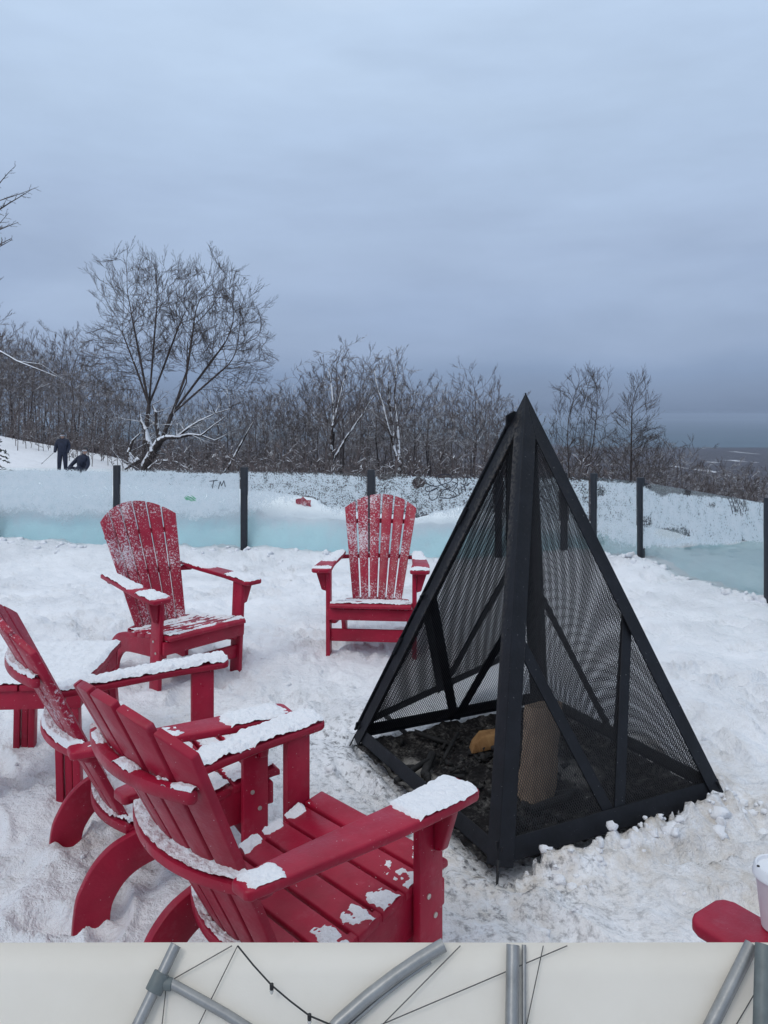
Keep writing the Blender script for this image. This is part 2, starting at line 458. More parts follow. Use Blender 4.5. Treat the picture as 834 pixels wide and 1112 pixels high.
def build_ground():
    ra = [0.35]
    while ra[-1] < 9: ra.append(ra[-1] * 1.0085)
    while ra[-1] < 60: ra.append(ra[-1] * 1.02)
    while ra[-1] < 45000: ra.append(ra[-1] * 1.05)
    ra = np.array(ra)
    th = np.concatenate([np.arange(-36, 40, .2), np.arange(40, 324, 2.0)])
    A, Rr = np.meshgrid(np.radians(th), ra)
    X = Rr * np.sin(A); Y = Rr * np.cos(A)
    Z = terrain(X, Y)
    nr, nt = X.shape
    V = np.stack([X, Y, Z], -1).reshape(-1, 3)
    i = np.arange(nr - 1)[:, None] * nt + np.arange(nt)[None, :]
    j = np.arange(nr - 1)[:, None] * nt + (np.arange(nt)[None, :] + 1) % nt
    F = np.stack([i, i + nt, j + nt, j], -1).reshape(-1, 4)
    F = F[:, ::-1]
    V = np.vstack([V, [[0, 0, float(terrain(0., .01))]]])
    o = np_mesh('ground', V, F, [M['ground'], M['land']], None, True)
    me = o.data
    # land (woods) beyond, snow near
    cxy = V[F].mean(1)
    rr = np.hypot(cxy[:, 0], cxy[:, 1]); tt = np.degrees(np.arctan2(cxy[:, 0], cxy[:, 1]))
    lim = np.interp(tt, [-180, -90, -22, -16, -12, 0, 10, 40, 90, 180], [400, 300, 62, 50, 30, 15, 14, 16, 100, 400])
    lim = lim * (.8 + .4 * fbm(cxy[:, 0] / 8, cxy[:, 1] / 8, 4, 3))
    me.polygons.foreach_set('material_index', (rr > lim).astype(np.int32))
    x, y = V[:, 0], V[:, 1]
    pe, u, v = pyr_edge(x, y)
    stain = np.exp(-np.maximum(pe, 0) / .22) * sstep(.5, -.2, v) * 1.0 * (pe > 0)
    stain += .55 * np.exp(-((x + 1.02) ** 2 + (y - 2.98) ** 2) / .06) + .35 * np.exp(-((x - 1.25) ** 2 + (y - 2.6) ** 2) / .1)
    stain += .4 * np.exp(-((x + 1.1) ** 2 + (y - 3.9) ** 2) / .1)
    soot = .9 * np.exp(-np.maximum(pe - .02, 0) / .45) * sstep(.1, -.5, u) + .25 * np.exp(-np.maximum(pe, 0) / .6)
    for nm, arr in (('stain', stain), ('soot', soot)):
        a = me.attributes.new(nm, 'FLOAT', 'POINT'); a.data.foreach_set('value', arr.astype(np.float32))
    return kind(o, 'structure')
build_ground()

# lake far below
bm = bmesh.new()
vs = [bm.verts.new((s * 60000, yy, -214)) for yy in (5000, 60000) for s in (-1, 1)]
bm.faces.new((vs[0], vs[1], vs[3], vs[2]))
kind(bm_obj('lake', bm, M['lake'], smooth=False), 'structure')

# loose lumps of snow kicked up on the ground
def lump_cloud(name, pts, mat):
    V = []; F = []
    bm0 = bmesh.new(); bmesh.ops.create_icosphere(bm0, subdivisions=2, radius=1)
    bv = np.array([v.co[:] for v in bm0.verts]); bf = np.array([[v.index for v in f.verts] for f in bm0.faces]); bm0.free()
    for i, (x, y, z, s) in enumerate(pts):
        q = bv * (1 + 1.5 * (fbm(bv[:, 0] * 1.6 + i * 7.1, bv[:, 1] * 1.6 + bv[:, 2] * 2.3, i % 50, 3) - .5)[:, None])
        q = q * np.array([s * rnd.uniform(.7, 1.3), s * rnd.uniform(.7, 1.3), s * rnd.uniform(.55, .9)])
        F.append(bf + len(V) * len(bv)); V.append(q + (x, y, z))
    return np_mesh(name, np.vstack(V), np.vstack(F), mat, None, True)
pts = []
e1 = (PR - PF).normalized(); e2 = (PL - PF).normalized()
for i in range(90):
    u = rnd.uniform(.05, 1.12); off = abs(rnd.gauss(0, .09)) + .015
    p = PF + (PR - PF) * u - e2 * off
    pts.append((p.x, p.y, float(terrain(p.x, p.y)) - .003, rnd.choice([.008, .01, .013, .018, .026]) * rnd.uniform(.7, 1.2)))
for i in range(170):
    x = rnd.uniform(-2.2, 1.6); y = rnd.uniform(1.7, 5.5)
    if pyr_edge(np.array(x), np.array(y))[0] < .02: continue
    pts.append((x, y, float(terrain(x, y)) + .002, rnd.choice([.006, .008, .012, .018]) * rnd.uniform(.7, 1.2)))
for i in range(220):
    s = rnd.uniform(0, len(FENCE) - 1.001); a = FENCE[int(s)]; b = FENCE[int(s) + 1]; f = s - int(s)
    x = a[0] + (b[0] - a[0]) * f; y = a[1] + (b[1] - a[1]) * f - abs(rnd.gauss(0, .22)) - .05
    pts.append((x, y, float(terrain(x, y)), rnd.uniform(.012, .05)))
kind(tag(lump_cloud('snow_lumps', pts, M['snow']), 'loose lumps of snow scattered over the trampled terrace', 'snow'), 'stuff')

# ------------------------------------------------------------------ Adirondack chair
def back_pt(u, v):
    hw = .172 + (.296 - .172) * v
    return Vector((u * hw, .06 + .40 * v - (.03 + .03 * v) * u * u, .20 + .785 * v))
BN = Vector((0, .89, -.455))     # towards the rear of the backrest

def slats_mesh():
    bm = bmesh.new()
    W = 2 / 6.0
    for i in range(6):
        u0 = -1 + i * W; u1 = u0 + W
        nv = 7; rows = []
        for j in range(nv):
            row = []
            for q in range(3):
                g = .075
                u = u0 + W * (g + (1 - 2 * g) * q / 2)
                vt = 1 - .128 * u * u
                v = vt * j / (nv - 1)
                p = back_pt(u, v)
                row.append(p)
            rows.append(row)
        fr = [[bm.verts.new(p) for p in row] for row in rows]
        bk = [[bm.verts.new(p + BN * .022) for p in row] for row in rows]
        for j in range(nv - 1):
            for q in range(2):
                bm.faces.new((fr[j][q], fr[j][q + 1], fr[j + 1][q + 1], fr[j + 1][q]))
                bm.faces.new((bk[j][q], bk[j + 1][q], bk[j + 1][q + 1], bk[j][q + 1]))
            bm.faces.new((fr[j][0], fr[j + 1][0], bk[j + 1][0], bk[j][0]))
            bm.faces.new((fr[j][2], bk[j][2], bk[j + 1][2], fr[j + 1][2]))
        for q in range(2):
            bm.faces.new((fr[0][q], bk[0][q], bk[0][q + 1], fr[0][q + 1]))
            bm.faces.new((fr[-1][q], fr[-1][q + 1], bk[-1][q + 1], bk[-1][q]))
    return bm

def crescent(z, th, v, ue, dmid, dend, n=16, inset=.020, ends=None):
    """horizontal curved board hugging the rear of the backrest at height z"""
    inn = []; out = []
    for i in range(n + 1):
        u = -ue + 2 * ue * i / n
        p = back_pt(u, v); p = Vector((p.x, p.y + inset, z))
        d = dend + (dmid - dend) * (1 - (u / ue) ** 2)
        inn.append(p); out.append(p + Vector((0, d, 0)))
    return inn, out

CRES = {}
def cres_bm(key, z, th, v, ue, dmid, dend, inset):
    inn, out = crescent(z, th, v, ue, dmid, dend, inset=inset)
    CRES[key] = (inn, out, z)
    bm = bmesh.new()
    prism(bm, inn + out[::-1], (0, 0, -th))
    return bm

ARM_Z = .577
def arm_outline(s):
    pts = [(.262, -.425), (.272, -.445), (.290, -.453), (.362, -.453), (.382, -.445), (.392, -.425),
           (.392, -.34), (.386, -.24), (.370, -.10), (.350, .05), (.335, .17), (.322, .262), (.312, .272), (.262, .272), (.252, .262),
           (.250, .17), (.254, .05), (.262, -.08), (.268, -.2), (.264, -.33)]
    return [(s * x, y, ARM_Z) for x, y in pts]
def arm_xin(y):  return float(np.interp(y, [-.453, -.425, -.33, -.2, -.08, .05, .17, .272], [.285, .262, .264, .268, .262, .254, .25, .255]))
def arm_xout(y): return float(np.interp(y, [-.453, -.425, -.34, -.24, -.10, .05, .17, .272], [.368, .392, .392, .386, .370, .35, .335, .317]))

def seat_z(y): return .350 - .10 * (y + .42) / .50 if y > -.42 else .350
SEAT = [(-.432 + i * .0865, -.432 + i * .0865 + .075) for i in range(6)]

def rail_poly():
    top = [(-.30, .318), (-.15, .292), (0, .262), (.08, .245), (.14, .222), (.19, .180), (.225, .125), (.248, .06), (.262, -.10)]
    bot = [(.145, -.10), (.140, .02), (.118, .075), (.08, .115), (.02, .14), (-.10, .160), (-.30, .185), (-.37, .20), (-.37, .325)]
    def cr(P):
        out = []; Q = [P[0]] + P + [P[-1]]
        for i in range(1, len(Q) - 2):
            for k in range(4):
                t = k / 4; a, b, c, d = Q[i - 1], Q[i], Q[i + 1], Q[i + 2]
                out.append(tuple(.5 * (2 * b[j] + (c[j] - a[j]) * t + (2 * a[j] - 5 * b[j] + 4 * c[j] - d[j]) * t * t + (3 * b[j] - a[j] - 3 * c[j] + d[j]) * t ** 3) for j in (0, 1)))
        return out + [P[-1]]
    return cr(top) + cr(bot[:7]) + bot[7:]

def build_snow(name, P, ns, nt, mask, hmax, seed, parent, thr=0.0, rough=1.0):
    S, Tt = np.meshgrid(np.linspace(0, 1, ns), np.linspace(0, 1, nt), indexing='ij')
    pts = np.array([[P(s, t) for t in np.linspace(0, 1, nt)] for s in np.linspace(0, 1, ns)])
    x, y = pts[..., 0], pts[..., 1]
    m = mask(S, Tt) + (fbm(x / .05, y / .05, seed, 3) - .5) * .9 * rough + (fbm(x / .012, y / .012, seed + 9, 2) - .5) * .40 * rough - thr
    h = hmax * .85 * np.clip(m * 1.3, 0, 1) ** .85 * (.55 + .6 * fbm(x / .03, y / .03, seed + 5, 3) + .45 * (fbm(x / .009, y / .009, seed + 6, 2) - .3))
    h = np.where(m > 0, h, -.002)
    pts[..., 2] += h
    V = pts.reshape(-1, 3)
    idx = np.arange(ns * nt).reshape(ns, nt)
    ok = m > 0
    q = ok[:-1, :-1] | ok[1:, :-1] | ok[1:, 1:] | ok[:-1, 1:]
    F = np.stack([idx[:-1, :-1], idx[1:, :-1], idx[1:, 1:], idx[:-1, 1:]], -1)[q]
    if len(F) == 0: return None
    return V, F

def merge_snow(items, parent):
    Vs = []; Fs = []; n = 0
    for it in items:
        if it is None: continue
        V, F = it
        Vs.append(V); Fs.append(F + n); n += len(V)
    if not Vs: return
    V = np.vstack(Vs); F = np.vstack(Fs)
    used = np.unique(F); remap = np.zeros(len(V), int); remap[used] = np.arange(len(used))
    return kind(np_mesh('snow_cover', V[used], remap[F], M['snow'], parent, True), 'stuff')

def edge(t, w=.12):        # falls below zero at both ends of 0..1
    return np.minimum(np.minimum(t, 1 - t) / w, 1) * 1.0

CHAIR_MESH = {}
def make_chair(label, loc, yaw, tilt=(0, 0), back='red', snow=None, group='red Adirondack chairs round the fire screen'):
    t = thing('adirondack_chair', label, 'chair', loc, yaw, group)
    t.rotation_euler = (tilt[0], tilt[1], yaw)
    red = M['red']
    if not CHAIR_MESH:
        def reg(k, o): CHAIR_MESH[k] = o.data; return o
    def part(key, name, fn, bev, mat=red, seg=2):
        if key in CHAIR_MESH and CHAIR_MESH[key].materials[0] == mat:
            o = bpy.data.objects.new(name, CHAIR_MESH[key]); C.objects.link(o); o.parent = t
            return o
        o = bm_obj(name, fn(), mat, t, bev, seg)
        CHAIR_MESH[key] = o.data
        return o
    part('back' + back, 'backrest', slats_mesh, .004, M[back])
    part('cu', 'back_brace', lambda: cres_bm('up', .800, .034, .765, .93, .034, .024, .022), .010)
    part('cm', 'back_brace', lambda: cres_bm('mid', ARM_Z - .026, .026, .45, 1.32, .050, .034, .021), .006)
    part('cl', 'back_brace', lambda: cres_bm('low', .262, .030, .085, 1.26, .032, .022, .020), .006)
    def seat():
        bm = bmesh.new()
        for i, (a, b) in enumerate(SEAT):
            za, zb = seat_z(a), seat_z(b)
            if i == 0:
                prism(bm, [(-.272, a - .012, .318), (-.272, a - .012, .336), (-.272, a + .004, .349), (-.272, b, zb), (-.272, b, zb - .026), (-.272, a + .01, .318)], (.544, 0, 0))
            else:
                hw = .272 if i < 5 else .232
                prism(bm, [(-hw, a, za - .026), (-hw, a, za), (-hw, b, zb), (-hw, b, zb - .026)], (2 * hw, 0, 0))
        return bm
    part('seat', 'seat', seat, .005)
    def apron():
        bm = bmesh.new(); box(bm, -.287, .287, -.412, -.386, .232, .308); return bm
    part('apron', 'front_rail', apron, .006)
    def stretch():
        bm = bmesh.new(); box(bm, -.275, .275, -.362, -.338, .078, .160); return bm
    part('stretch', 'stretcher', stretch, .005)
    for s in (-1, 1):
        def arm():
            bm = bmesh.new(); prism(bm, arm_outline(s), (0, 0, -.026)); return bm
        part('arm%d' % s, 'arm', arm, .008, seg=3)
        def br():
            bm = bmesh.new()
            prism(bm, [(s * .304, -.372, ARM_Z - .027), (s * .372, -.372, ARM_Z - .027), (s * .368, -.372, .53), (s * .334, -.372, .425), (s * .304, -.372, .415)], (0, .028, 0)); return bm
        part('br%d' % s, 'arm_bracket', br, .005)
        def leg():
            bm = bmesh.new(); prism(bm, [(s * .275, -.385, -.1), (s * .275, -.292, -.1), (s * .275, -.292, ARM_Z - .027), (s * .275, -.385, ARM_Z - .027)], (s * .028, 0, 0)); return bm
        lg = part('leg%d' % s, 'leg', leg, .005)
        for (by, bz) in ((-.325, .300), (-.352, .238)):
            def bolt():
                bm = bmesh.new(); tube(bm, [(s * .300, by, bz), (s * .306, by, bz)], .0075, 10); return bm
            ob = part('bolt%d%.3f' % (s, by), 'bolt', bolt, 0, M['bolt']); ob.parent = lg
        def rail():
            bm = bmesh.new(); prism(bm, [(s * .238, y, z) for y, z in rail_poly()], (s * .030, 0, 0)); return bm
        part('rail%d' % s, 'rear_leg', rail, .005)
    # --- snow
    sn = snow or {}
    seed = sn.get('seed', 3); groups = []
    def armP(s):
        def P(a, b):
            y = -.448 + a * .71; xi, xo = arm_xin(y), arm_xout(y)
            return (s * (xi + (xo - xi) * b), y, ARM_Z - .0005)
        return P
    for s, key in ((1, 'arm_l'), (-1, 'arm_r')):
        if key in sn:
            f, h = sn[key]
            groups.append([build_snow('snow', armP(s), 190, 44, lambda S, Tt, f=f: f(S, Tt), h, seed + (s > 0) * 13, t)])
    if 'seat' in sn:
        f, h = sn['seat']; items = []; groups.append(items)
        for i, (a, b) in enumerate(SEAT):
            hw = .268 if i < 5 else .228
            P = lambda q, r_, a=a, b=b, hw=hw: (-hw + 2 * hw * q, a + .002 + (b - a - .004) * r_, seat_z(a + (b - a) * r_) - .0005)
            items.append(build_snow('snow', P, 130, 22, lambda S, Tt, i=i: f(S, (i + Tt) / 6.0) - .35 * (1 - edge(Tt, .18)), h, seed + 30, t))
    for key, ck in (('mid', 'cm'), ('up', 'cu'), ('low', 'cl')):
        if key in sn:
            f, h = sn[key]; inn, out, z = CRES[key]
            def P(a, b, inn=inn, out=out, z=z):
                k = a * (len(inn) - 1); i = min(int(k), len(inn) - 2); w = k - i
                p = inn[i].lerp(inn[i + 1], w); q = out[i].lerp(out[i + 1], w); r_ = p.lerp(q, .02 + .93 * b)
                return (r_.x, r_.y, z - .0005)
            groups.append([build_snow('snow', P, 190, 30, f, h, seed + 50, t, rough=.7 if key == 'mid' else 1)])
    if 'rail' in sn:
        f, h = sn['rail']
        P = lambda a, b: (-.27 + .54 * a, -.410 + .022 * b, .3075)
        groups.append([build_snow('snow', P, 90, 8, f, h, seed + 60, t)])
    for grp in groups: merge_snow(grp, t)
    return t

full = lambda S, T: edge(T, .2) * .8 + edge(S, .05) * .5 - .5
def fr(a, b, base=.75, w=.05):
    """covered between a and b along the arm (0 front .. 1 rear)"""
    return lambda S, T: np.minimum(sstep(a - w, a + w, S), 1 - sstep(b - w, b + w, S)) * base + (edge(T, .22) - 1) * .45 + (base - 1) * .3 - .10 - .5 * (1 - np.minimum(sstep(a - w, a + w, S), 1 - sstep(b - w, b + w, S)))
def multi(*fs): return lambda S, T: np.maximum.reduce([f(S, T) for f in fs])

def place(x, y): return (x, y, 0.0)
# chair seen from the front
make_chair('red slatted chair seen front on with frosted back, beyond the black pyramid\'s left edge', (-.056, 5.494, 0), -.082, back='redf', snow=dict(seed=3,
    arm_l=(multi(fr(.0, .16, .8), fr(.55, 1, .75)), .014), arm_r=(multi(fr(.02, .14, .8), fr(.4, 1, .7)), .014),
    seat=(lambda S, T: .10 + .55 * sstep(.55, 1, T) + .45 * (1 - sstep(0, .2, T)), .014), mid=(lambda S, T: .5 + 0 * S, .02), up=(lambda S, T: .1 + 0 * S, .01), rail=(lambda S, T: .05 + 0 * S, .006)))
# back left chair turned to the right
make_chair('red slatted chair with speckled frosty back and snowy arms, right behind the snow-topped table', (-1.384, 4.875, 0.012), .848, (R(3.5), 0), back='redf', snow=dict(seed=23,
    arm_r=(multi(fr(.03, .3, .8), fr(.4, 1, .85)), .018), arm_l=(multi(fr(.0, .35, .85), fr(.6, 1, .7)), .016),
    seat=(lambda S, T: .0 + .55 * sstep(.7, 1, T) + .55 * (1 - sstep(0, .25, S)) * (1 - sstep(.0, .4, T)) + .45 * sstep(.85, 1, S), .016), mid=(lambda S, T: .5 + 0 * S, .02), rail=(lambda S, T: .25 + .5 * (1 - sstep(0, .5, S)), .012)))
# second of the near pair
make_chair('red chair half hidden behind the nearest chair, its far arm thick with unbroken snow', (-.892, 2.758, -.012), 2.116, back='redl', snow=dict(seed=43,
    arm_r=(multi(fr(.02, .34, .78), fr(.52, .66, .45)), .016), arm_l=(lambda S, T: .55 + .55 * edge(T, .15) - .3 - .8 * sstep(.93, 1, S), .024),
    seat=(lambda S, T: .15 + .6 * (1 - sstep(0, .3, S)) + .3 * sstep(.75, 1, S) + .2 * sstep(.7, 1, T), .024), low=(lambda S, T: .5 + 0 * S, .03), mid=(lambda S, T: .85 * edge(T, .2) + .15, .030), up=(lambda S, T: .55 * sstep(.3, .9, edge(T, .25)) + .05, .018), rail=(lambda S, T: .3 + 0 * S, .015)))
# nearest chair
make_chair('nearest red chair, seen from behind, with a packed snow patch on its right arm tip', (-.324, 2.06, 0), 2.348, back='red', snow=dict(seed=63,
    arm_r=(multi(fr(.0, .34, .82, .02), fr(.86, 1, .72, .03)), .013), arm_l=(lambda S, T: .55 + .5 * edge(T, .18) - .3 - .9 * sstep(.86, .95, S), .021),
    seat=(lambda S, T: -.42 + 1.1 * sstep(.87, 1, S) * sstep(.1, .2, T) + .85 * (1 - sstep(.02, .30, S)) * (1 - .35 * np.abs(np.sin(T * 6.5))), .018),
    low=(lambda S, T: .25 + 0 * S, .02), mid=(lambda S, T: .35 * (1 - T) + .42, .022), up=(lambda S, T: -.12 + .62 * np.clip(np.sin(S * 16 + 1.0), 0, 1) * edge(T, .3), .014)))
# chair at the lower right edge
make_chair('red chair of which only a bare rounded arm tip shows, under the paper cup', (1.176, 1.372, .026), 3.745, back='red', snow=dict(seed=83,
    seat=(lambda S, T: .3 + 0 * S, .02)))

# paper cup on the arm of the right hand chair
cup = thing('paper_cup', 'white paper cup with a domed white lid, on the bare red chair arm', 'cup', (.765, 1.49, ARM_Z + .0275), .3)
bm = bmesh.new(); lathe(bm, [(.028, 0), (.030, 0.001), (.0405, .098), (.042, .101), (.041, .103)], 40); bm_obj('cup_body', bm, M['cup'], cup)
bm = bmesh.new(); lathe(bm, [(.0425, .098), (.0455, .099), (.0462, .104), (.0445, .107), (.0435, .116), (.0405, .120), (.038, .119), (.0365, .1135), (.020, .113)], 40); ld = bm_obj('lid', bm, M['lid'], cup)
bm = bmesh.new(); tube(bm, [(-.0385, .010, .1195), (-.0385, .010, .1212)], .0028, 10); bm_obj('sip_hole', bm, M['black'], ld)
for i, (a, z, w, h) in enumerate([(3.55, .062, .05, .010), (3.62, .050, .09, .004), (3.55, .040, .06, .006)]):
    bm = bmesh.new(); rr = .0305 + .0100 * z / .098 + .0004
    pp = [(rr * math.cos(a + w * q), rr * math.sin(a + w * q), z + hh) for q, hh in ((-1, -h), (0, -h * 1.1), (1, -h), (1, h * .6), (0, h), (-1, h * .5))]
    bm.faces.new([bm.verts.new(p) for p in pp]); bm_obj('cup_print', bm, M['cupmark'], cup)

# ------------------------------------------------------------------ side table
tb = thing('side_table', 'low red slatted side table under a blanket of snow, left of the chairs', 'table', (-1.535, 3.485, 0), R(4))
TZ = .475; TX, TY = .255, .30
bm = bmesh.new()
for i in range(6):
    a = -TX - .01 + i * (2 * TX + .02) / 6
    box(bm, a, a + (2 * TX + .02) / 6 - .008, -TY, TY, TZ - .025, TZ)
bm_obj('tabletop', bm, M['red'], tb, .004)
bm = bmesh.new()
box(bm, -TX + .01, TX - .01, -TY + .012, -TY + .036, TZ - .105, TZ - .027)
box(bm, -TX + .01, TX - .01, TY - .036, TY - .012, TZ - .105, TZ - .027)
box(bm, -TX + .012, -TX + .036, -TY + .04, TY - .04, TZ - .105, TZ - .027)
box(bm, TX - .036, TX - .012, -TY + .04, TY - .04, TZ - .105, TZ - .027)
bm_obj('apron', bm, M['red'], tb, .004)
for sx in (-1, 1):
    for sy in (-1, 1):
        bm = bmesh.new(); cxx, cyy = sx * (TX - .075), sy * (TY - .045)
        # three-stave leg with grooves, slightly splayed
        for k in range(3):
            x0 = cxx - .05 + k * .035; 
            d = .022 if k != 1 else .012
            prism(bm, [(x0, cyy - d, TZ - .03), (x0 + .030, cyy - d, TZ - .03), (x0 + .030, cyy + d, TZ - .03), (x0, cyy + d, TZ - .03)], (sx * .03, sy * .05, -TZ - .05))
        bm_obj('leg', bm, M['red'], tb, .003)
it = [build_snow('s', lambda a, b: (-TX - .004 + (2 * TX + .008) * a, -TY + .002 + (2 * TY - .004) * b, TZ - .0005), 70, 80, lambda S, T: .5 * edge(S, .05) + .5 * edge(T, .05) - .32, .024, 91, tb, rough=.8)]
merge_snow(it, tb)
for q in tb.children:
    if q.name.startswith('leg'):
        pass

# ------------------------------------------------------------------ fire screen pyramid
pyr = thing('fire_screen', 'black steel pyramid fire screen of bars and wire mesh, standing over the fire pit', 'fire screen', tuple(PCEN), 0)
pc = Vector(PCEN)
def loc(p): return Vector(p) - pc
def face_bar(bm, a, b, w, n, th=.008, off=0.0, side=None):
    """flat bar from a to b lying in the plane with normal n; 'side' = direction (in plane) the width goes, else centred"""
    d = (b - a).normalized(); s = n.cross(d).normalized()
    if side is not None:
        if s.dot(side) < 0: s = -s
        p = [a, b, b + s * w, a + s * w]
    else:
        p = [a - s * w / 2, b - s * w / 2, b + s * w / 2, a + s * w / 2]
    p = [q + n * off for q in p]
    prism(bm, p, -n * th)

def mesh_screen(name, A, P, Q, n, parent, off, pitch=.0125, r=.0014, inset=.05):
    """expanded-metal style screen: two families of slanted wires clipped to the triangle A,P,Q"""
    ex = (Q - P).normalized(); ey = (n.cross(ex)).normalized()
    if ey.dot(A - P) < 0: ey = -ey
    tri = [((p - P).dot(ex), (p - P).dot(ey)) for p in (P, Q, A)]
    c = np.mean(tri, 0)
    tri2 = [np.array(t) + (c - np.array(t)) / np.linalg.norm(c - np.array(t)) * inset for t in tri]
    V = []; F = []
    for fam, ang in enumerate((R(58), R(122))):
        d = np.array([math.cos(ang), math.sin(ang)]); nn = np.array([-d[1], d[0]])
        ks = [np.dot(t, nn) for t in tri2]
        k = math.floor(min(ks) / pitch) * pitch
        while k < max(ks):
            xs = []
            for i in range(3):
                a, b = tri2[i], tri2[(i + 1) % 3]
                ka, kb = np.dot(a, nn) - k, np.dot(b, nn) - k
                if ka * kb < 0: xs.append(a + (b - a) * ka / (ka - kb))
            if len(xs) == 2:
                ps = [P + ex * x[0] + ey * x[1] + n * (off + (.0008 if fam else -.0008)) for x in xs]
                dd = (ps[1] - ps[0]).normalized(); s1 = dd.cross(n).normalized()
                b0 = len(V)
                for p in ps:
                    V += [p + s1 * r, p + n * r * .9, p - s1 * r, p - n * r * .9]
                for q in range(4):
                    F.append((b0 + q, b0 + (q + 1) % 4, b0 + 4 + (q + 1) % 4, b0 + 4 + q))
            k += pitch
    return np_mesh(name, np.array([v[:] for v in V]), np.array(F), M['mesh'], parent)

def face_normal(A, P, Q, inside):
    n = (P - A).cross(Q - A).normalized()
    if n.dot(inside - A) > 0: n = -n
    return n
Z0 = Vector((0, 0, .012))
A_, F_, R_, B_, L_ = loc(APEX), loc(PF) + Z0, loc(PR) + Z0, loc(PB) + Z0, loc(PL) + Z0
inside = Vector((0, 0, .4))
faces = dict(FR=(F_, R_), RB=(R_, B_), BL=(B_, L_), LF=(L_, F_))
FW = .066
bars = bmesh.new()
# corner posts: angle iron = one flange on each neighbouring face
def flange(A, P, other, n, ext=.0):
    d = (P - A).normalized()
    side = (other - P)
    bm = bars
    # run past the base a little; trimmed top
    s = n.cross(d).normalized()
    if s.dot(side) < 0: s = -s
    ml = ((P + other) / 2 - A).normalized()           # middle line of the face
    # inner edge of the flange meets the middle line here
    hh = FW / max(1e-6, s.dot(ml)); top = A + ml * hh
    prism(bm, [A, P, P + s * FW, top], -n * .007)
nrm = {k: face_normal(A_, p, q, inside) for k, (p, q) in faces.items()}
posts = {}
for nm, P, (k1, o1), (k2, o2) in (('F', F_, ('FR', R_), ('LF', L_)), ('R', R_, ('FR', F_), ('RB', B_)), ('B', B_, ('RB', R_), ('BL', L_)), ('L', L_, ('BL', B_), ('LF', F_))):
    bars = bmesh.new()
    flange(A_, P, o1, nrm[k1]); flange(A_ + Vector((0, 0, -.002)), P, o2, nrm[k2])
    # ground spike continuing the corner
    d = (P - A_).normalized(); q0 = P - d * .02; q1 = P + d * .14
    s = d.cross(Vector((0, 0, 1))).normalized()
    prism(bars, [q0 - s * .006, q0 + s * .006, q1 + s * .003, q1 - s * .003], (Vector((P.x, P.y, 0))).normalized() * -.006)
    o = bm_obj('corner_post', bars, M['frame'], pyr, .0015, 1)
    at = o.data.attributes.new('scorch', 'FLOAT', 'POINT')
    at.data.foreach_set('value', [max(0, 1 - abs(v.co.z - 1.5) / .12) * (0.9 if v.co.x < 0 else .1) for v in o.data.vertices])
for k, (P, Q) in faces.items():
    n = nrm[k]
    bm = bmesh.new(); d = (Q - P).normalized()
    face_bar(bm, P + d * .012, Q - d * .012, .075 if k != 'LF' else .06, n, .007, -.0085, A_ - P)
    bm_obj('base_bar', bm, M['frame'], pyr, .0015, 1)
    if k == 'LF': continue
    mid = (P + Q) / 2
    for E in (P, Q):
        tp = E.lerp(A_, .455)
        bm = bmesh.new(); dd = (tp - mid).normalized()
        face_bar(bm, mid + dd * .01, tp - dd * .02, .05, n, .007, -.017 - (.004 if E is P else 0))
        bm_obj('brace_bar', bm, M['frame'], pyr, .0015, 1)
    mesh_screen('mesh_screen', A_, P, Q, n, pyr, -.028, .0092, .0013 if k == 'FR' else .0018)
# door: hinged on the left corner, swung right round behind
hk = (A_ - L_).normalized(); rot = Matrix.Rotation(R(-249), 3, hk)
hv = (L_ - pc * 0)
outd = Vector((L_.x, L_.y, 0)).normalized() * .012
def dr(p): return L_ + outd + rot @ (p - L_)
dA, dL, dF = dr(A_.lerp(L_, .05)), dr(L_.lerp(A_, .02)), dr(F_.lerp(A_, .015).lerp(L_, .02))
dn = (rot @ nrm['LF']).normalized()
door = None
bm = bmesh.new(); cen = (dA + dL + dF) / 3
for P, Q in ((dA, dL), (dL, dF), (dF, dA)):
    face_bar(bm, P, Q, .05, dn, .007, .004 * ((P - dA).length > .01), cen - P)
door = bm_obj('door', bm, M['frame'], pyr, .0015, 1)
mid = (dL + dF) / 2
for E in (dL, dF):
    tp = E.lerp(dA, .45); bm = bmesh.new(); face_bar(bm, mid, tp, .05, dn, .007, .009); bm_obj('door_brace', bm, M['frame'], door, .0015, 1)
mesh_screen('door_mesh', dA, dL, dF, dn, door, -.012, .0092, .0018, inset=.03)
for u in (.28, .66):
    bm = bmesh.new(); p = L_.lerp(A_, u) + outd * .6; tube(bm, [p - hk * .045, p + hk * .045], .011, 10); bm_obj('hinge', bm, M['frame'], pyr)

# ash bed
n = 120
u = np.linspace(-.578, .578, n); U, Vv = np.meshgrid(u, u, indexing='ij')
X = PCEN.x + U * e1.x + Vv * e2.x; Y = PCEN.y + U * e1.y + Vv * e2.y
Zz = -.035 + .075 * np.exp(-((U - .02) ** 2 + (Vv - .05) ** 2) / .12) + .05 * (fbm(X / .07, Y / .07, 5, 4) - .5) + .012 * (vnoise(X / .02, Y / .02, 8) - .5)
Zz = np.maximum(Zz, -.045) + .03 * sstep(.50, .57, np.maximum(np.abs(U), np.abs(Vv)))
idx = np.arange(n * n).reshape(n, n)
F = np.stack([idx[:-1, :-1], idx[1:, :-1], idx[1:, 1:], idx[:-1, 1:]], -1).reshape(-1, 4)
ash = np_mesh('ash_bed', np.stack([X, Y, Zz], -1).reshape(-1, 3), F, M['ash'], None, True)
grey = 1.0 * np.exp(-((U + .47) ** 2 / .012 + (Vv - .15) ** 2 / .12)) + .75 * np.exp(-((U - .16) ** 2 + (Vv + .12) ** 2) / .03) + .45 * np.exp(-((U - .4) ** 2 + (Vv - .1) ** 2) / .01)
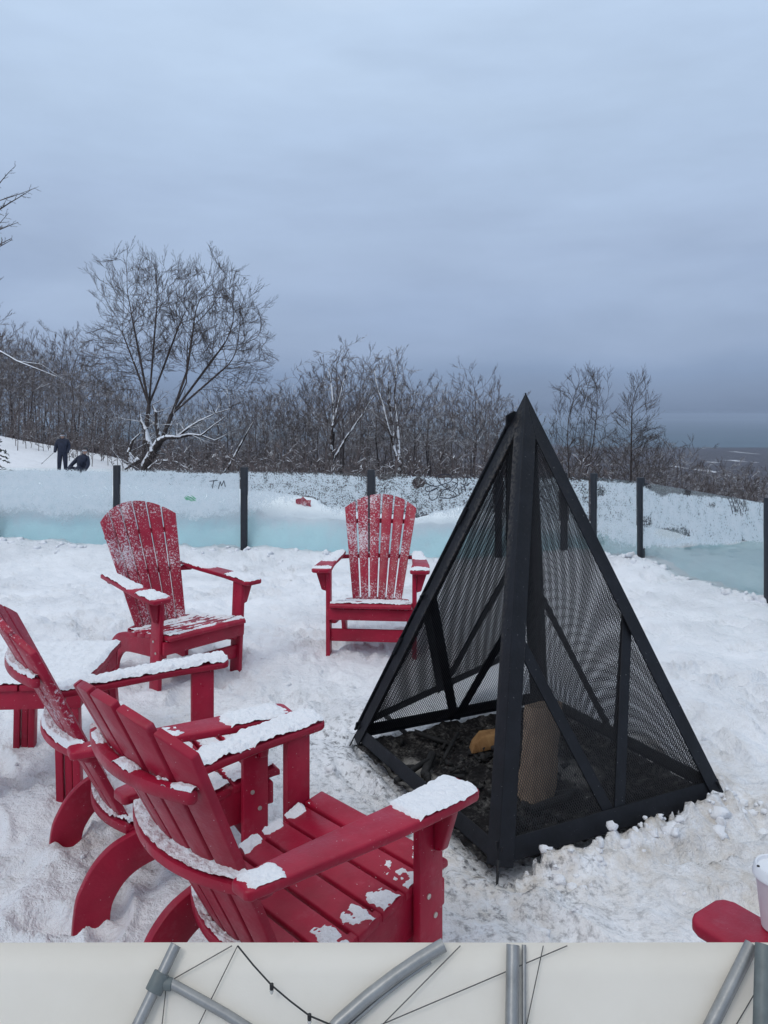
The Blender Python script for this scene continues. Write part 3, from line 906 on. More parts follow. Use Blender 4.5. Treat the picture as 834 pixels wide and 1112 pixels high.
a = ash.data.attributes.new('grey', 'FLOAT', 'POINT'); a.data.foreach_set('value', grey.ravel().astype(np.float32))
kind(tag(ash, 'black ash and cinders covering the ground inside the pyramid', 'ash'), 'stuff')
V = []; F = []
for i in range(330):
    uu, vv = (rnd.uniform(-.5, .5), rnd.uniform(-.5, .5)) if i % 3 == 0 else (max(-.5, min(.5, rnd.gauss(-.08, .17))), max(-.5, min(.5, rnd.gauss(.06, .2))))
    s = rnd.choice([.003, .004, .006, .009, .016]) * rnd.uniform(.7, 1.2)
    c = Vector((PCEN.x + uu * e1.x + vv * e2.x, PCEN.y + uu * e1.y + vv * e2.y, -.02 + .075 * math.exp(-((uu - .02) ** 2 + (vv - .05) ** 2) / .12) + s * .4))
    rm = Matrix.Rotation(rnd.uniform(0, 6.28), 3, Vector((rnd.random(), rnd.random(), rnd.random())).normalized())
    b0 = len(V)
    for zz in (-1, 1):
        for xx, yy in ((-1, -1), (1, -1), (1, 1), (-1, 1)):
            V.append(c + rm @ Vector((xx * s * rnd.uniform(.7, 1.9), yy * s * rnd.uniform(.5, .9), zz * s * rnd.uniform(.4, .8))))
    for f in ((0, 3, 2, 1), (4, 5, 6, 7), (0, 1, 5, 4), (1, 2, 6, 5), (2, 3, 7, 6), (3, 0, 4, 7)):
        F.append([b0 + q for q in f])
for i in range(11):                                       # burnt stick ends
    a_ = rnd.uniform(0, 6.28); L_s = rnd.uniform(.05, .14); w_s = rnd.uniform(.008, .018)
    uu, vv = rnd.gauss(-.08, .2), rnd.gauss(.1, .2)
    c = Vector((PCEN.x + uu * e1.x + vv * e2.x, PCEN.y + uu * e1.y + vv * e2.y, .0 + .075 * math.exp(-((uu - .02) ** 2 + (vv - .05) ** 2) / .12)))
    dx_ = Vector((math.cos(a_), math.sin(a_), rnd.uniform(-.15, .3))).normalized() * L_s; sd_ = dx_.cross(Vector((0, 0, 1))).normalized() * w_s
    b0 = len(V)
    for zz in (-1, 1):
        for sx_, sy_ in ((-1, -1), (1, -1), (1, 1), (-1, 1)):
            V.append(c + dx_ * sx_ * rnd.uniform(.8, 1) + sd_ * sy_ * rnd.uniform(.6, 1) + Vector((0, 0, zz * w_s * .8)))
    for f in ((0, 3, 2, 1), (4, 5, 6, 7), (0, 1, 5, 4), (1, 2, 6, 5), (2, 3, 7, 6), (3, 0, 4, 7)):
        F.append([b0 + q for q in f])
kind(tag(np_mesh('charcoal', np.array([v[:] for v in V]), np.array(F), M['char']), 'loose charcoal pieces lying in the ash under the pyramid', 'charcoal'), 'stuff')

def at(px, py, d, z=None):
    return Vector(((px - 417) / 834 * d, d, 1.6 - (py - 450) / 834 * d))
# standing log
lg = thing('log', 'short tan bark log standing on end in the black ash', 'log', (.630, 3.19, .03))
bm = bmesh.new()
n = 26; rings = []
for j in range(13):
    f = j / 12; z = -.02 + .345 * f; ox, oy = .055 * f, .11 * f
    rings.append([bm.verts.new((ox + (.068 + .010 * math.sin(2 * a + 1) + .007 * math.sin(5 * a + .5) + .004 * math.sin(9 * a + j * .6)) * math.cos(a), oy + (.066 + .005 * math.sin(5 * a + j)) * math.sin(a), z + .015 * math.cos(a + 1) * f)) for a in [2 * math.pi * k / n for k in range(n)]])
for a, b in zip(rings, rings[1:]):
    for k in range(n): bm.faces.new((a[k], a[(k + 1) % n], b[(k + 1) % n], b[k]))
bm.faces.new(rings[0][::-1])
bo = bm_obj('bark', bm, M['log'], lg)
bm = bmesh.new(); vs = [bm.verts.new(v.co) for v in []]
top = [(.055 + .066 * math.cos(2 * math.pi * k / n), .11 + .062 * math.sin(2 * math.pi * k / n), .3255 + .015 * math.cos(2 * math.pi * k / n + 1)) for k in range(n)]
prism(bm, top, (0, 0, -.012)); bm_obj('cut_end', bm, M['cut'], lg)
# split piece of firewood lying further back
bm = bmesh.new()
prism(bm, [(-.09, -.03, 0), (-.07, -.035, .035), (-.02, -.02, .062), (.07, -.03, .055), (.10, -.035, .02), (.06, -.03, -.005)], (.02, .075, .012))
fw = bm_obj('firewood', bm, M['wood'], None, .008)
fw.location = (.475, 3.56, .05); fw.rotation_euler = (R(-12), R(-6), R(18))
tag(fw, 'small split piece of orange firewood lying on the ash', 'firewood')

# ------------------------------------------------------------------ glass fence
fence = thing('glass_fence', 'frameless glass fence with black posts and rime-covered panes round the terrace', 'fence', (FENCE[4][0], FENCE[4][1], 0))
fo = Vector((FENCE[4][0], FENCE[4][1], 0))
FTOP = .885
def strokes_mesh(name, strokes, wdt, mat, parent, P0, ex, ey, z0):
    """ink lines on the pane; stroke points are metres along / up the pane"""
    bm = bmesh.new()
    for st in strokes:
        for (a, b) in zip(st, st[1:]):
            a = Vector(a); b = Vector(b); d = (b - a)
            if d.length < 1e-6: continue
            d.normalize(); s = Vector((-d.y, d.x)) * wdt / 2; a2 = a - d * wdt * .4; b2 = b + d * wdt * .4
            q = [a2 - s, b2 - s, b2 + s, a2 + s]
            prism(bm, [P0 + ex * p.x + Vector((0, 0, z0 + p.y)) + ey * .0105 for p in q], ey * .002)
    return bm_obj(name, bm, mat, parent, smooth=False)

def pane(i):
    a = Vector((*FENCE[i], 0)); b = Vector((*FENCE[i + 1], 0))
    d = (b - a).normalized(); nrmv = Vector((d.y, -d.x, 0))      # towards the terrace
    if nrmv.dot(-a) < 0: nrmv = -nrmv
    g0 = a + d * .05 - fo; g1 = b - d * .05 - fo
    L = (g1 - g0).length
    bm = bmesh.new()
    prism(bm, [g0 + Vector((0, 0, -.30)) - nrmv * .006, g1 + Vector((0, 0, -.30)) - nrmv * .006, g1 + Vector((0, 0, -.30)) + nrmv * .006, g0 + Vector((0, 0, -.30)) + nrmv * .006], (0, 0, FTOP + .28))
    gp = bm_obj('glass_pane', bm, M['glass'], fence, smooth=False)
    # rime on the terrace side
    ns, nz = max(8, int(L / .022)), 42
    s = np.linspace(.01, L - .01, ns); z = np.linspace(.0, FTOP - .022, nz)
    S, Z = np.meshgrid(s, z, indexing='ij')
    wx = a.x + d.x * S; wy = a.y + d.y * S
    px = 417 + 834 * wx / wy; py = 450 + 834 * (1.6 - Z) / wy
    nz1 = fbm(px / 30, py / 30, 77, 4) - .5
    cov = np.zeros_like(S)
    # how far down the rime reaches, and how dense, along the fence
    low = np.interp(px, [-80, 0, 60, 125, 200, 265, 300, 345, 400, 470, 540, 640, 695, 740, 832, 1000], [546, 545, 550, 548, 552, 549, 530, 542, 552, 548, 552, 572, 588, 588, 582, 582])
    dens = np.interp(px, [-80, 250, 285, 400, 560, 640, 690, 832], [.84, .80, .66, .62, .58, .64, .78, .80])
    sp = np.interp(px, [-80, 265, 285, 400, 640, 700, 832], [22, 22, 26, 22, 22, 10, 9])
    cov = dens * (1 - sstep(0, 1, (py - low + 14 * nz1) / sp))
    topclear = np.interp(px, [-80, 600, 690, 705, 740, 775, 810, 840], [1.5, 1.5, 2, 7, 5, 1.5, 1, 1])
    ytop = 450 + 834 * (1.6 - FTOP) / wy
    cov *= sstep(0, 1, (py - ytop - topclear + 5 * nz1) / 4)
    # rubbed-clear marks
    for (x0, y0, rx, ry, k) in ((329, 549, 11, 9, 1.2), (450, 524, 6, 5, 1.0), (718, 531, 9, 7, .8), (700, 566, 7, 6, .35), (728, 578, 22, 7, .45), (413, 517, 7, 3.2, .9), (650, 533, 5, 6, .4), (770, 548, 5, 3, .4)):
        cov -= k * np.exp(-(((px - x0) / rx) ** 2 + ((py - y0) / ry) ** 2) ** 2)
    for x0 in (793, 797, 801, 806):
        cov -= .55 * np.exp(-((px - x0 - (py - 548) * .25) / 1.6) ** 2) * np.exp(-((py - 548) / 11) ** 2)
    Pm = np.array(g0)[None, None, :] + np.array(d)[None, None, :] * S[..., None] * 1.0
    Pm = Pm + np.array(nrmv) * .0085
    Pm[..., 2] = Z
    idx = np.arange(ns * nz).reshape(ns, nz)
    F = np.stack([idx[:-1, :-1], idx[1:, :-1], idx[1:, 1:], idx[:-1, 1:]], -1).reshape(-1, 4)
    fo_ = np_mesh('rime', Pm.reshape(-1, 3), F, M['frost'], gp, True)
    at_ = fo_.data.attributes.new('cov', 'FLOAT', 'POINT'); at_.data.foreach_set('value', cov.ravel().astype(np.float32))
    return gp, g0, d, nrmv, a
panes = {}
for i in range(len(FENCE) - 1):
    panes[i] = pane(i)
for i, p in enumerate(FENCE):
    a = Vector((*FENCE[max(0, i - 1)], 0)); b = Vector((*FENCE[min(len(FENCE) - 1, i + 1)], 0)); d = (b - a).normalized(); n_ = Vector((-d.y, d.x, 0))
    bm = bmesh.new(); c = Vector((*p, 0)) - fo; w = .042 if i < 7 else .033
    q = [c - d * w - n_ * .03, c + d * w - n_ * .03, c + d * w + n_ * .03, c - d * w + n_ * .03]
    prism(bm, [k_ + Vector((0, 0, -.35)) for k_ in q], (0, 0, FTOP + .03 + .35))
    bm_obj('post', bm, M['post'], fence, .006)

def pane_xy(i, px, py):
    """metres along / up pane i for a mark that sits there"""
    gp, g0, d, nv, a = panes[i]
    s0 = (g0 + fo)
    t = (px - 417) / 834.
    s = (t * s0.y - s0.x) / (d.x - t * d.y)
    wy = s0.y + d.y * s
    return (s, 1.6 - (py - 450) / 834 * wy)
def marks(i, name, sts, wdt, mat):
    gp, g0, d, nv, a = panes[i]
    return strokes_mesh(name, [[pane_xy(i, *p) for p in st] for st in sts], wdt, mat, gp, g0, d, nv, 0)
marks(2, 'lettering', [[(228, 522.5), (236.5, 521.5)], [(232.5, 522), (231, 530)], [(237.5, 530.5), (239.5, 523), (241, 527.5), (243.5, 522), (245, 528.5)]], .009, M['ink'])
def curve(pts, n=6):
    out = []
    P = [pts[0]] + pts + [pts[-1]]
    for i in range(1, len(P) - 2):
        for k in range(n):
            t = k / n; p0, p1, p2, p3 = P[i - 1], P[i], P[i + 1], P[i + 2]
            out.append(tuple(.5 * ((2 * p1[c]) + (-p0[c] + p2[c]) * t + (2 * p0[c] - 5 * p1[c] + 4 * p2[c] - p3[c]) * t * t + (-p0[c] + 3 * p1[c] - 3 * p2[c] + p3[c]) * t ** 3) for c in (0, 1)))
    out.append(pts[-1]); return out
scr = [curve([(461, 519), (464, 525), (472, 528), (481, 526), (490, 522), (489, 516), (481, 515), (474, 518), (478, 525), (486, 531), (494, 535), (495, 539), (488, 541), (478, 540), (481, 533), (490, 529), (497, 524), (496, 519)]),
       curve([(471, 527), (463, 529), (463, 533), (469, 533), (475, 530)]), curve([(476, 529), (468, 533), (466, 538), (469, 543), (475, 540), (476, 533)]),
       curve([(491, 523), (497, 526), (492, 534)]), [(497, 530), (499, 537)], [(501, 528), (502, 536)], [(504, 527), (506, 534)], [(504, 519), (506, 525)], [(508, 518), (507, 524)], curve([(501, 525), (506, 527), (511, 524)])]
marks(4, 'scribble', scr, .0085, M['ink'])
marks(8, 'scratch', [[(792, 541), (795, 549), (797, 558)], [(796, 542), (799, 551), (800, 556)], [(801, 543), (805, 553), (806, 560)], [(806, 545), (809, 552)]], .006, M['ink'])
g_ = []
for k in range(26):
    x0, y0 = 202 + k * .40, 541 + 1.6 * math.sin(k * 1.9) + rnd.gauss(0, .5)
    g_.append([(x0 - 1.3, y0 - .8), (x0 + 1.3, y0 + .8)])
marks(2, 'green_smudge', g_, .006, M['green'])

# snow bank pushed up behind the glass; packed icy face against the pane
def bank():
    prof_ice = lambda px: np.interp(px, [-120, 0, 60, 125, 200, 262, 275, 330, 400, 450, 500, 560, 640, 695, 760, 832, 1000], [.40, .38, .36, .37, .36, .38, .27, .24, .22, .20, .23, .22, .18, .14, .36, .66, .60])
    prof_top = lambda px: np.interp(px, [-120, 0, 125, 262, 290, 350, 400, 445, 490, 540, 620, 700, 832, 1000], [.62, .60, .56, .55, .47, .30, .26, .24, .40, .30, .24, .16, .6, .55])
    V = []; ICE = []; rows = 0
    Sx = []
    for i in range(len(FENCE) - 1):
        a = np.array(FENCE[i]); b = np.array(FENCE[i + 1]); n_ = int(np.linalg.norm(b - a) / .03)
        for k in range(n_): Sx.append((a + (b - a) * k / n_, i))
    Sx.append((np.array(FENCE[-1]), len(FENCE) - 2))
    P = np.array([s[0] for s in Sx])
    Tn = np.gradient(P, axis=0); ker = np.ones(25) / 25
    Tn = np.stack([np.convolve(np.pad(Tn[:, c], 12, 'edge'), ker, 'valid') for c in (0, 1)], -1)
    Tn /= np.linalg.norm(Tn, axis=1)[:, None]; Nn = np.stack([-Tn[:, 1], Tn[:, 0]], -1)
    flip = (Nn * P).sum(1) < 0; Nn[flip] *= -1
    px = 417 + 834 * P[:, 0] / P[:, 1]
    s = np.cumsum(np.r_[0, np.linalg.norm(np.diff(P, axis=0), axis=1)])
    zi = prof_ice(px) + .07 * (fbm(s / .35, s * 0, 3, 4) - .5)
    zt = prof_top(px) + .12 * (fbm(s / .5, s * 0 + 4, 6, 4) - .5)
    secs = []
    for f in np.linspace(0, 1, 12): secs.append((.035 + .20 * f ** 1.5, 'i', f))
    for o_ in (.27, .31, .37, .44, .52, .62, .75, .92, 1.15, 1.5, 2.0, 2.8): secs.append((o_, 't', 0))
    for (o_, ty, f) in secs:
        Q = P + Nn * (o_ + (.03 * (fbm(s / .2, s * 0 + f * 5, 8, 3)) if ty == 'i' else 0))[..., None] if ty == 'i' else P + Nn * o_
        if ty == 'i':
            z = -.36 + (zi + .36) * f; ic = np.full(len(s), 1.0) * (1 - .75 * f ** 5)
            if True: ic = np.where((px < 262), 1 - sstep(.45, 1.05, f), np.where(px > 640, 1.0, ic))
        else:
            up = np.sin(min((o_ - .235) / .62, 1) * math.pi / 2)
            tr = terrain(Q[:, 0], Q[:, 1])
            z = zi + (np.maximum(zt, zi) - zi) * up
            w = sstep(.75, 2.8, o_)
            z = z * (1 - w) + (tr - .12) * w + .09 * (fbm(Q[:, 0] / .25, Q[:, 1] / .25, 12, 3) - .5)
            ic = np.zeros(len(s))
        V.append(np.stack([Q[:, 0], Q[:, 1], z], -1)); ICE.append(ic)
    V = np.array(V); m, n_ = V.shape[:2]
    idx = np.arange(m * n_).reshape(m, n_)
    F = np.stack([idx[:-1, :-1], idx[:-1, 1:], idx[1:, 1:], idx[1:, :-1]], -1).reshape(-1, 4)
    o = np_mesh('snow_bank', V.reshape(-1, 3), F, M['ice'], None, True)
    at_ = o.data.attributes.new('ice', 'FLOAT', 'POINT'); at_.data.foreach_set('value', np.array(ICE).ravel().astype(np.float32))
    kind(o, 'structure')
bank()

# small red thing half buried in the bank
bm = bmesh.new(); bmesh.ops.create_icosphere(bm, subdivisions=3, radius=.11)
for v in bm.verts:
    c = v.co; k = 1 + .5 * math.sin(c.x * 55 + 1) * math.sin(c.z * 47) * .5 + .3 * math.sin(c.y * 60 + c.x * 30)
    v.co = Vector((c.x * 1.0 * k, c.y * .7 * k, c.z * .85 * k))
rt = bm_obj('red_cloth', bm, M['redf'], None); rt.scale = (.8, .8, .95)
p = at(329, 549, 10.45); rt.location = p; rt.rotation_euler = (0, R(25), 0)
tag(rt, 'small crumpled red cloth half buried in the snow bank behind the glass', 'cloth')

# ------------------------------------------------------------------ trees
def seg_mesh(name, segs, sides, mat, parent=None):
    S = np.array([(*a, *b, r0, r1) for a, b, r0, r1 in segs])
    P0, P1, r0, r1 = S[:, :3], S[:, 3:6], S[:, 6], S[:, 7]
    D = P1 - P0; D /= np.maximum(np.linalg.norm(D, axis=1), 1e-9)[:, None]
    ref = np.where(np.abs(D[:, 2:3]) < .9, np.array([[0, 0, 1.]]), np.array([[1., 0, 0]]))
    U = np.cross(D, ref); U /= np.linalg.norm(U, axis=1)[:, None]; W = np.cross(D, U)
    n = len(S); V = np.zeros((n, 2, sides, 3))
    for k in range(sides):
        a = 2 * math.pi * k / sides
        o = U * math.cos(a) + W * math.sin(a)
        V[:, 0, k] = P0 + o * r0[:, None]; V[:, 1, k] = P1 + o * r1[:, None]
    base = np.arange(n)[:, None] * 2 * sides
    F = []
    for k in range(sides):
        k2 = (k + 1) % sides
        F.append(np.concatenate([base + k, base + k2, base + sides + k2, base + sides + k], 1))
    return np_mesh(name, V.reshape(-1, 3), np.vstack(F), mat, parent, sides > 3)

def grow(rg, base, d, length, r, level, maxl, out, up=.08, wob=.12, spread=.75, kids=(9, 6, 5, 4), minr=.008, first=.25, lenk=.55, sidebias=None):
    p = Vector(base); d = Vector(d).normalized()
    n = max(3, int(5 - level)) + (3 if level == 0 else 0)
    step = length / n; nodes = [(p.copy(), d.copy(), r)]
    for i in range(n):
        d = (d + Vector((rg.gauss(0, wob), rg.gauss(0, wob), rg.gauss(0, wob * .7))) + Vector((0, 0, up))).normalized()
        q = p + d * step; r1 = max(minr * .7, r * (1 - (.75 if level else .7) * (i + 1) / n))
        out.append((p[:], q[:], max(nodes[-1][2], minr * .7), r1, level))
        p = q; nodes.append((p.copy(), d.copy(), r1))
    if level >= maxl: return
    k = kids[min(level, len(kids) - 1)]
    for j in range(k):
        f = first + (1 - first) * (j + rg.random()) / k
        f = min(f, .98); x = f * n; i = min(int(x), n - 1); w = x - i
        pp = nodes[i][0].lerp(nodes[i + 1][0], w); dd = nodes[i][1]
        az = rg.uniform(0, 2 * math.pi) if level == 0 else rg.uniform(0, 2 * math.pi)
        o = dd.orthogonal().normalized(); o = Matrix.Rotation(az, 3, dd) @ o
        sp = spread * rg.uniform(.75, 1.2)
        nd = dd * math.cos(sp) + o * math.sin(sp)
        ln = length * lenk * rg.uniform(.7, 1.15) * (1.15 - .55 * f if level == 0 else 1 - .35 * f)
        rr = max(minr, nodes[i][2] * rg.uniform(.42, .62))
        grow(rg, pp, nd, ln, rr, level + 1, maxl, out, up, wob, spread, kids, minr, .15, lenk, None)

def colonise(seed, stems, pts, step=.28, di=2.2, dk=.5, up=.12, tip=.0075, expo=2.35, thick=.045, twigs=.6, tl=.45, wob=.10, fan=2, iner=.9):
    """limbs that reach for points spread through the crown (space colonisation); radii by the pipe rule"""
    rs = np.random.RandomState(seed); rg = random.Random(seed)
    P = []; par = []
    for st in stems:
        prev = -1; st = [np.array(q, float) for q in st]
        if P:                                     # grow out of a stem that is already there
            dd = np.linalg.norm(np.array(P) - st[0], axis=1)
            if dd.min() < .08: prev = int(dd.argmin()); st[0] = st[0] + (st[1] - st[0]) / np.linalg.norm(st[1] - st[0]) * step
        for a, b in zip(st, st[1:]):
            a = np.array(a); b = np.array(b); n = max(1, int(np.linalg.norm(b - a) / step))
            for k in range(n):
                P.append(a + (b - a) * k / n); par.append(prev); prev = len(P) - 1
        P.append(np.array(st[-1])); par.append(prev)
    nstem = len(P); ch = [[] for _ in P]; nk = [0] * len(P); pts = np.array(pts); near = np.full(len(pts), 1e9); who = np.zeros(len(pts), int); alive = np.ones(len(pts), bool)
    new = list(range(len(P)))
    for it in range(160):
        if new:
            Q = np.array([P[i] for i in new])
            d = np.linalg.norm(pts[:, None] - Q[None], axis=2)
            j = d.argmin(1); dm = d[np.arange(len(pts)), j]; u = dm < near
            near[u] = dm[u]; who[u] = np.array(new)[j[u]]
        alive &= near > dk
        act = alive & (near < di)
        if not act.any():
            if not alive.any(): break
            act = alive & (near < near[alive].min() + .6)
        new = []
        for i in np.unique(who[act]):
            v = pts[act & (who == i)] - P[i]; v = (v / np.linalg.norm(v, axis=1)[:, None]).sum(0)
            v = v / (np.linalg.norm(v) + 1e-9)
            if par[i] >= 0:
                w = P[i] - P[par[i]]; v = v + iner * w / (np.linalg.norm(w) + 1e-9)
            v = v + np.array([0, 0, up]) + rs.normal(0, wob, 3); v /= np.linalg.norm(v)
            q = P[i] + v * step
            if nk[i] >= 3 or any(np.linalg.norm(P[c] - q) < step * .45 for c in ch[i]):
                alive[act & (who == i)] = False; continue
            P.append(q); par.append(int(i)); new.append(len(P) - 1); ch[i].append(len(P) - 1); nk[i] += 1; ch.append([]); nk.append(0)
        if not new or len(P) > 9000: break
    n = len(P); kids = [0] * n; acc = np.zeros(n)
    for i in range(n - 1, -1, -1):
        if acc[i] == 0: acc[i] = tip ** expo
        if par[i] >= 0: acc[par[i]] += acc[i]; kids[par[i]] += 1
    # nodes were appended after their parents, so one backward pass is enough
    r = acc ** (1 / expo)
    out = []
    for i in range(n):
        p = par[i]
        if p < 0: continue
        r1 = r[i]; r0 = min(r[p], r1 * 1.25) if r[p] < 2.2 * r1 else r1 * 1.1
        out.append((tuple(P[p]), tuple(P[i]), r0, r1, 0 if (r1 > thick or i < nstem) else 2))
        if r1 < thick * .6:
            if kids[i] == 0:
                v = Vector(P[i] - P[p]).normalized() + Vector((0, 0, .25))
                for k in range(fan):
                    d = v + Vector((rg.gauss(0, .32), rg.gauss(0, .32), rg.gauss(0, .2)))
                    grow(rg, P[i], d, tl * rg.uniform(.7, 1.7), tip * .95, 3, 5, out, .07, .06, .40, (0, 0, 0, 5, 3), tip * .62, .15, .50)
            elif rg.random() < twigs:
                v = Vector(P[i] - P[p]).normalized(); o = Matrix.Rotation(rg.uniform(0, 6.28), 3, v) @ v.orthogonal().normalized()
                grow(rg, P[i], v + o * rg.uniform(.5, 1) + Vector((0, 0, .3)), tl * rg.uniform(.5, 1.2), tip * .9, 4, 5, out, .08, .10, .5, (0, 0, 0, 0, 4), tip * .62, .2, .45)
    return out

def tree_objs(name, segs, split, mat_t, mat_c, label, group, loc, cat='tree'):
    t = thing(name, label, cat, loc, 0, group)
    tr = [s[:4] for s in segs if s[4] <= split]; cr = [s[:4] for s in segs if s[4] > split]
    a = seg_mesh('trunk', tr, 7, mat_t, t)
    b = seg_mesh('crown', cr, 3, mat_c, t)
    return t
def dup(root, loc, rotz, sc, label, group):
    r = root.copy(); C.objects.link(r); r.location = loc; r.rotation_euler = (0, 0, rotz); r.scale = (sc[0], sc[0], sc[1])
    r['label'] = label; r['group'] = group
    for ch in list(root.children):
        c = ch.copy(); C.objects.link(c); c.parent = r
    return r
def gz(x, y): return float(terrain(np.array(x), np.array(y)))

# the tall spreading tree
rg = random.Random(11); segs = []
def path(pts, rs, lvl, out):
    for i in range(len(pts) - 1): out.append((pts[i], pts[i + 1], rs[i], rs[i + 1], lvl))
BD = 45.0
def bt(px, py, dy=0): return ((px - 165) / 834 * BD, dy, 1.6 - (py - 450) / 834 * BD)
stemA = [bt(155, 520), bt(157, 480), bt(160, 440, .3)]
stemB = [bt(155, 520), bt(174, 482), bt(188, 450, -.3)]
rs = np.random.RandomState(4); cp = []
def lobe(n, cx, cz, ax, az, ay, low=-.75):
    c0 = n
    while n > 0:
        q = rs.normal(0, 1, 3); q /= np.linalg.norm(q)
        lump = .66 + .55 * float(vnoise(math.atan2(q[2], q[0]) * 2.6 + cx, q[1] * 2 + 3, 5))     # ragged outline
        q = q * lump * rs.uniform(.25, 1) ** .6
        if q[2] < low: continue
        cp.append(((cx - 165) / 834 * BD + q[0] * ax, q[1] * ay, 1.6 - (cz - 450) / 834 * BD + q[2] * az)); n -= 1
lobe(900, 163, 350, 3.5, 3.9, 2.9, -.9); lobe(900, 230, 355, 3.1, 3.7, 2.7, -.9); lobe(150, 256, 405, 2.2, 2.0, 1.8, -1); lobe(110, 122, 400, 1.5, 2.0, 1.4, -1)
limbsA = [[stemA[-1], bt(145, 400, .5), bt(128, 360, .8)], [stemA[-1], bt(156, 395, -.5), bt(148, 345, -.8)], [stemA[-1], bt(163, 395, .4), bt(168, 340, .3)], [stemA[-1], bt(172, 400, .9), bt(190, 350, 1.0)]]
limbsB = [[stemB[-1], bt(205, 405, -.5), bt(212, 360, -.5)], [stemB[-1], bt(212, 412, .6), bt(240, 372, .9)], [stemB[-1], bt(198, 415, .9), bt(198, 370, 1.2)], [stemB[-1], bt(216, 428, -.9), bt(252, 398, -1.2)]]
segs = colonise(8, [stemA, stemB] + limbsA + limbsB, cp, .24, 3.2, .36, .30, .0098, 2.15, .07, .35, .70, .05, 3)
segs = [(a, b, r0, r1, 0 if l == 0 else 2) for a, b, r0, r1, l in segs]
tt = bt(165, 520)
BT = thing('maple_tree', 'tallest bare tree, spreading above the wood behind the glass fence', 'tree', ((165 - 417) / 834 * BD, BD, 0))
seg_mesh('trunk', [s[:4] for s in segs if s[4] <= 1], 8, M['barkb'], BT)
seg_mesh('crown', [s[:4] for s in segs if s[4] > 1], 3, M['twigb'], BT)
# low snow-laden limbs of it
lo = []
def limb(pts, r0):
    n = len(pts)
    for i in range(n - 1): lo.append((bt(*pts[i]), bt(*pts[i + 1]), r0 * (1 - i / n), r0 * (1 - (i + 1) / n), 2))
limb([(163, 505, -1), (172, 490, -1.2), (180, 478, -1.4), (188, 474, -1.5), (200, 474, -1.6), (214, 471, -1.6), (226, 472, -1.7), (240, 477, -1.7)], .26)
limb([(172, 490, -1.2), (168, 478, -1.2), (165, 466, -1.2), (160, 458, -1.1), (158, 450, -1)], .2)
limb([(180, 478, -1.2), (177, 462, -1.2), (176, 448, -1.2), (172, 440, -1.2)], .17)
limb([(200, 474, -1.6), (212, 464, -1.6), (225, 456, -1.6), (240, 449, -1.5), (255, 444, -1.4)], .10)
limb([(226, 472, -1.7), (238, 462, -1.7), (252, 452, -1.7)], .07)
limb([(150, 505, -1), (146, 490, -1), (150, 478, -1), (158, 470, -1)], .15)
limb([(157, 498, -1), (150, 503, -1.2), (143, 508, -1.2)], .22)
limb([(170, 507, -1.5), (180, 498, -1.5), (195, 499, -1.5), (210, 503, -1.5)], .10)
for i in range(40):
    a = rg.choice(lo[:26]); grow(rg, a[1], (rg.gauss(.4, .6), rg.gauss(0, .3), rg.uniform(-.2, .7)), rg.uniform(.6, 1.8), .03, 3, 4, lo, .05, .15, .6, (4, 3), .012)
seg_mesh('snowy_limbs', [s[:4] for s in lo], 6, M['barks'], BT)

# forest of bare trees
protos = []
G1 = 'bare trees of the wood left of the tall tree'
G2 = 'bare trees of the wood between the tall tree and the pyramid'
G3 = 'bare trees at the brink right of the pyramid'
LB = {G1: 'bare snow-flecked tree in the dense wood left of the tallest tree', G2: 'bare snow-flecked tree in the wood between the tallest tree and the pyramid', G3: 'low bare tree on the slope falling away to the right of the pyramid'}
def forest_xy(px, d): return (px - 417) / 834 * d
rg = random.Random(5)
for k in range(8):
    h = 9.0; rs = np.random.RandomState(100 + k); cp = []
    w_, lo_, c_ = [(2.7, .35, .66), (2.1, .28, .62), (3.2, .40, .70), (1.9, .22, .60), (2.4, .45, .72), (2.9, .30, .64), (1.7, .25, .62), (2.5, .38, .68)][k]
    while len(cp) < 190:
        q = rs.normal(0, 1, 3); q /= np.linalg.norm(q); q *= (.6 + .6 * float(vnoise(math.atan2(q[1], q[0]) * 1.6 + 9 * k, q[2] * 2.5, k))) * rs.uniform(.2, 1) ** .6
        q[2] = min(q[2], 1)
        z = h * (c_ + (1 - c_) * q[2]) if q[2] > 0 else h * (c_ + (c_ - lo_) * q[2])
        cp.append((q[0] * w_ * (1.05 - .25 * q[2]) + .2 * math.sin(k), q[1] * w_ * (1.05 - .25 * q[2]), z))
    x1 = rs.uniform(-.35, .35, 2); st = [[(0, 0, -.3), (x1[0] * .4, x1[1] * .4, h * .2), (x1[0], x1[1], h * (lo_ + .02))]]
    if k % 3 != 1:
        x2 = rs.uniform(-.7, .7, 2); st.append([(.05, .05, -.3), (x2[0] * .5, x2[1] * .5, h * .22), (x2[0], x2[1], h * (lo_ + .1))]); st[1][0] = st[0][0]
    protos.append([(a, b, r0, r1, 0 if l == 0 else 2) for a, b, r0, r1, l in colonise(200 + k, st, cp, .26, 2.6, .50, .16, .0090, 2.25, .045, .65, .42, .08, 3)])
spots = []
def scatter(px0, px1, d0, d1, n, ytop, jit, grp):
    for i in range(n):
        px = px0 + (px1 - px0) * (i + rg.random()) / n; d = rg.uniform(d0, d1)
        yt = ytop(px) + rg.uniform(-jit * .25, jit)
        x = forest_xy(px, d); z0 = gz(x, d); zt = 1.6 - (yt - 450) / 834 * d
        spots.append((x, d, z0, max(2.5, zt - z0), grp))
yl = lambda px: float(np.interp(px, [-60, 0, 40, 100, 150], [345, 350, 368, 372, 395]))
ym = lambda px: float(np.interp(px, [150, 250, 300, 340, 375, 410, 440, 470, 500, 530, 560, 600], [400, 402, 392, 384, 372, 382, 398, 408, 398, 404, 425, 440]))
yr = lambda px: float(np.interp(px, [600, 650, 700, 740, 770, 800, 860], [445, 470, 462, 486, 500, 508, 505]))
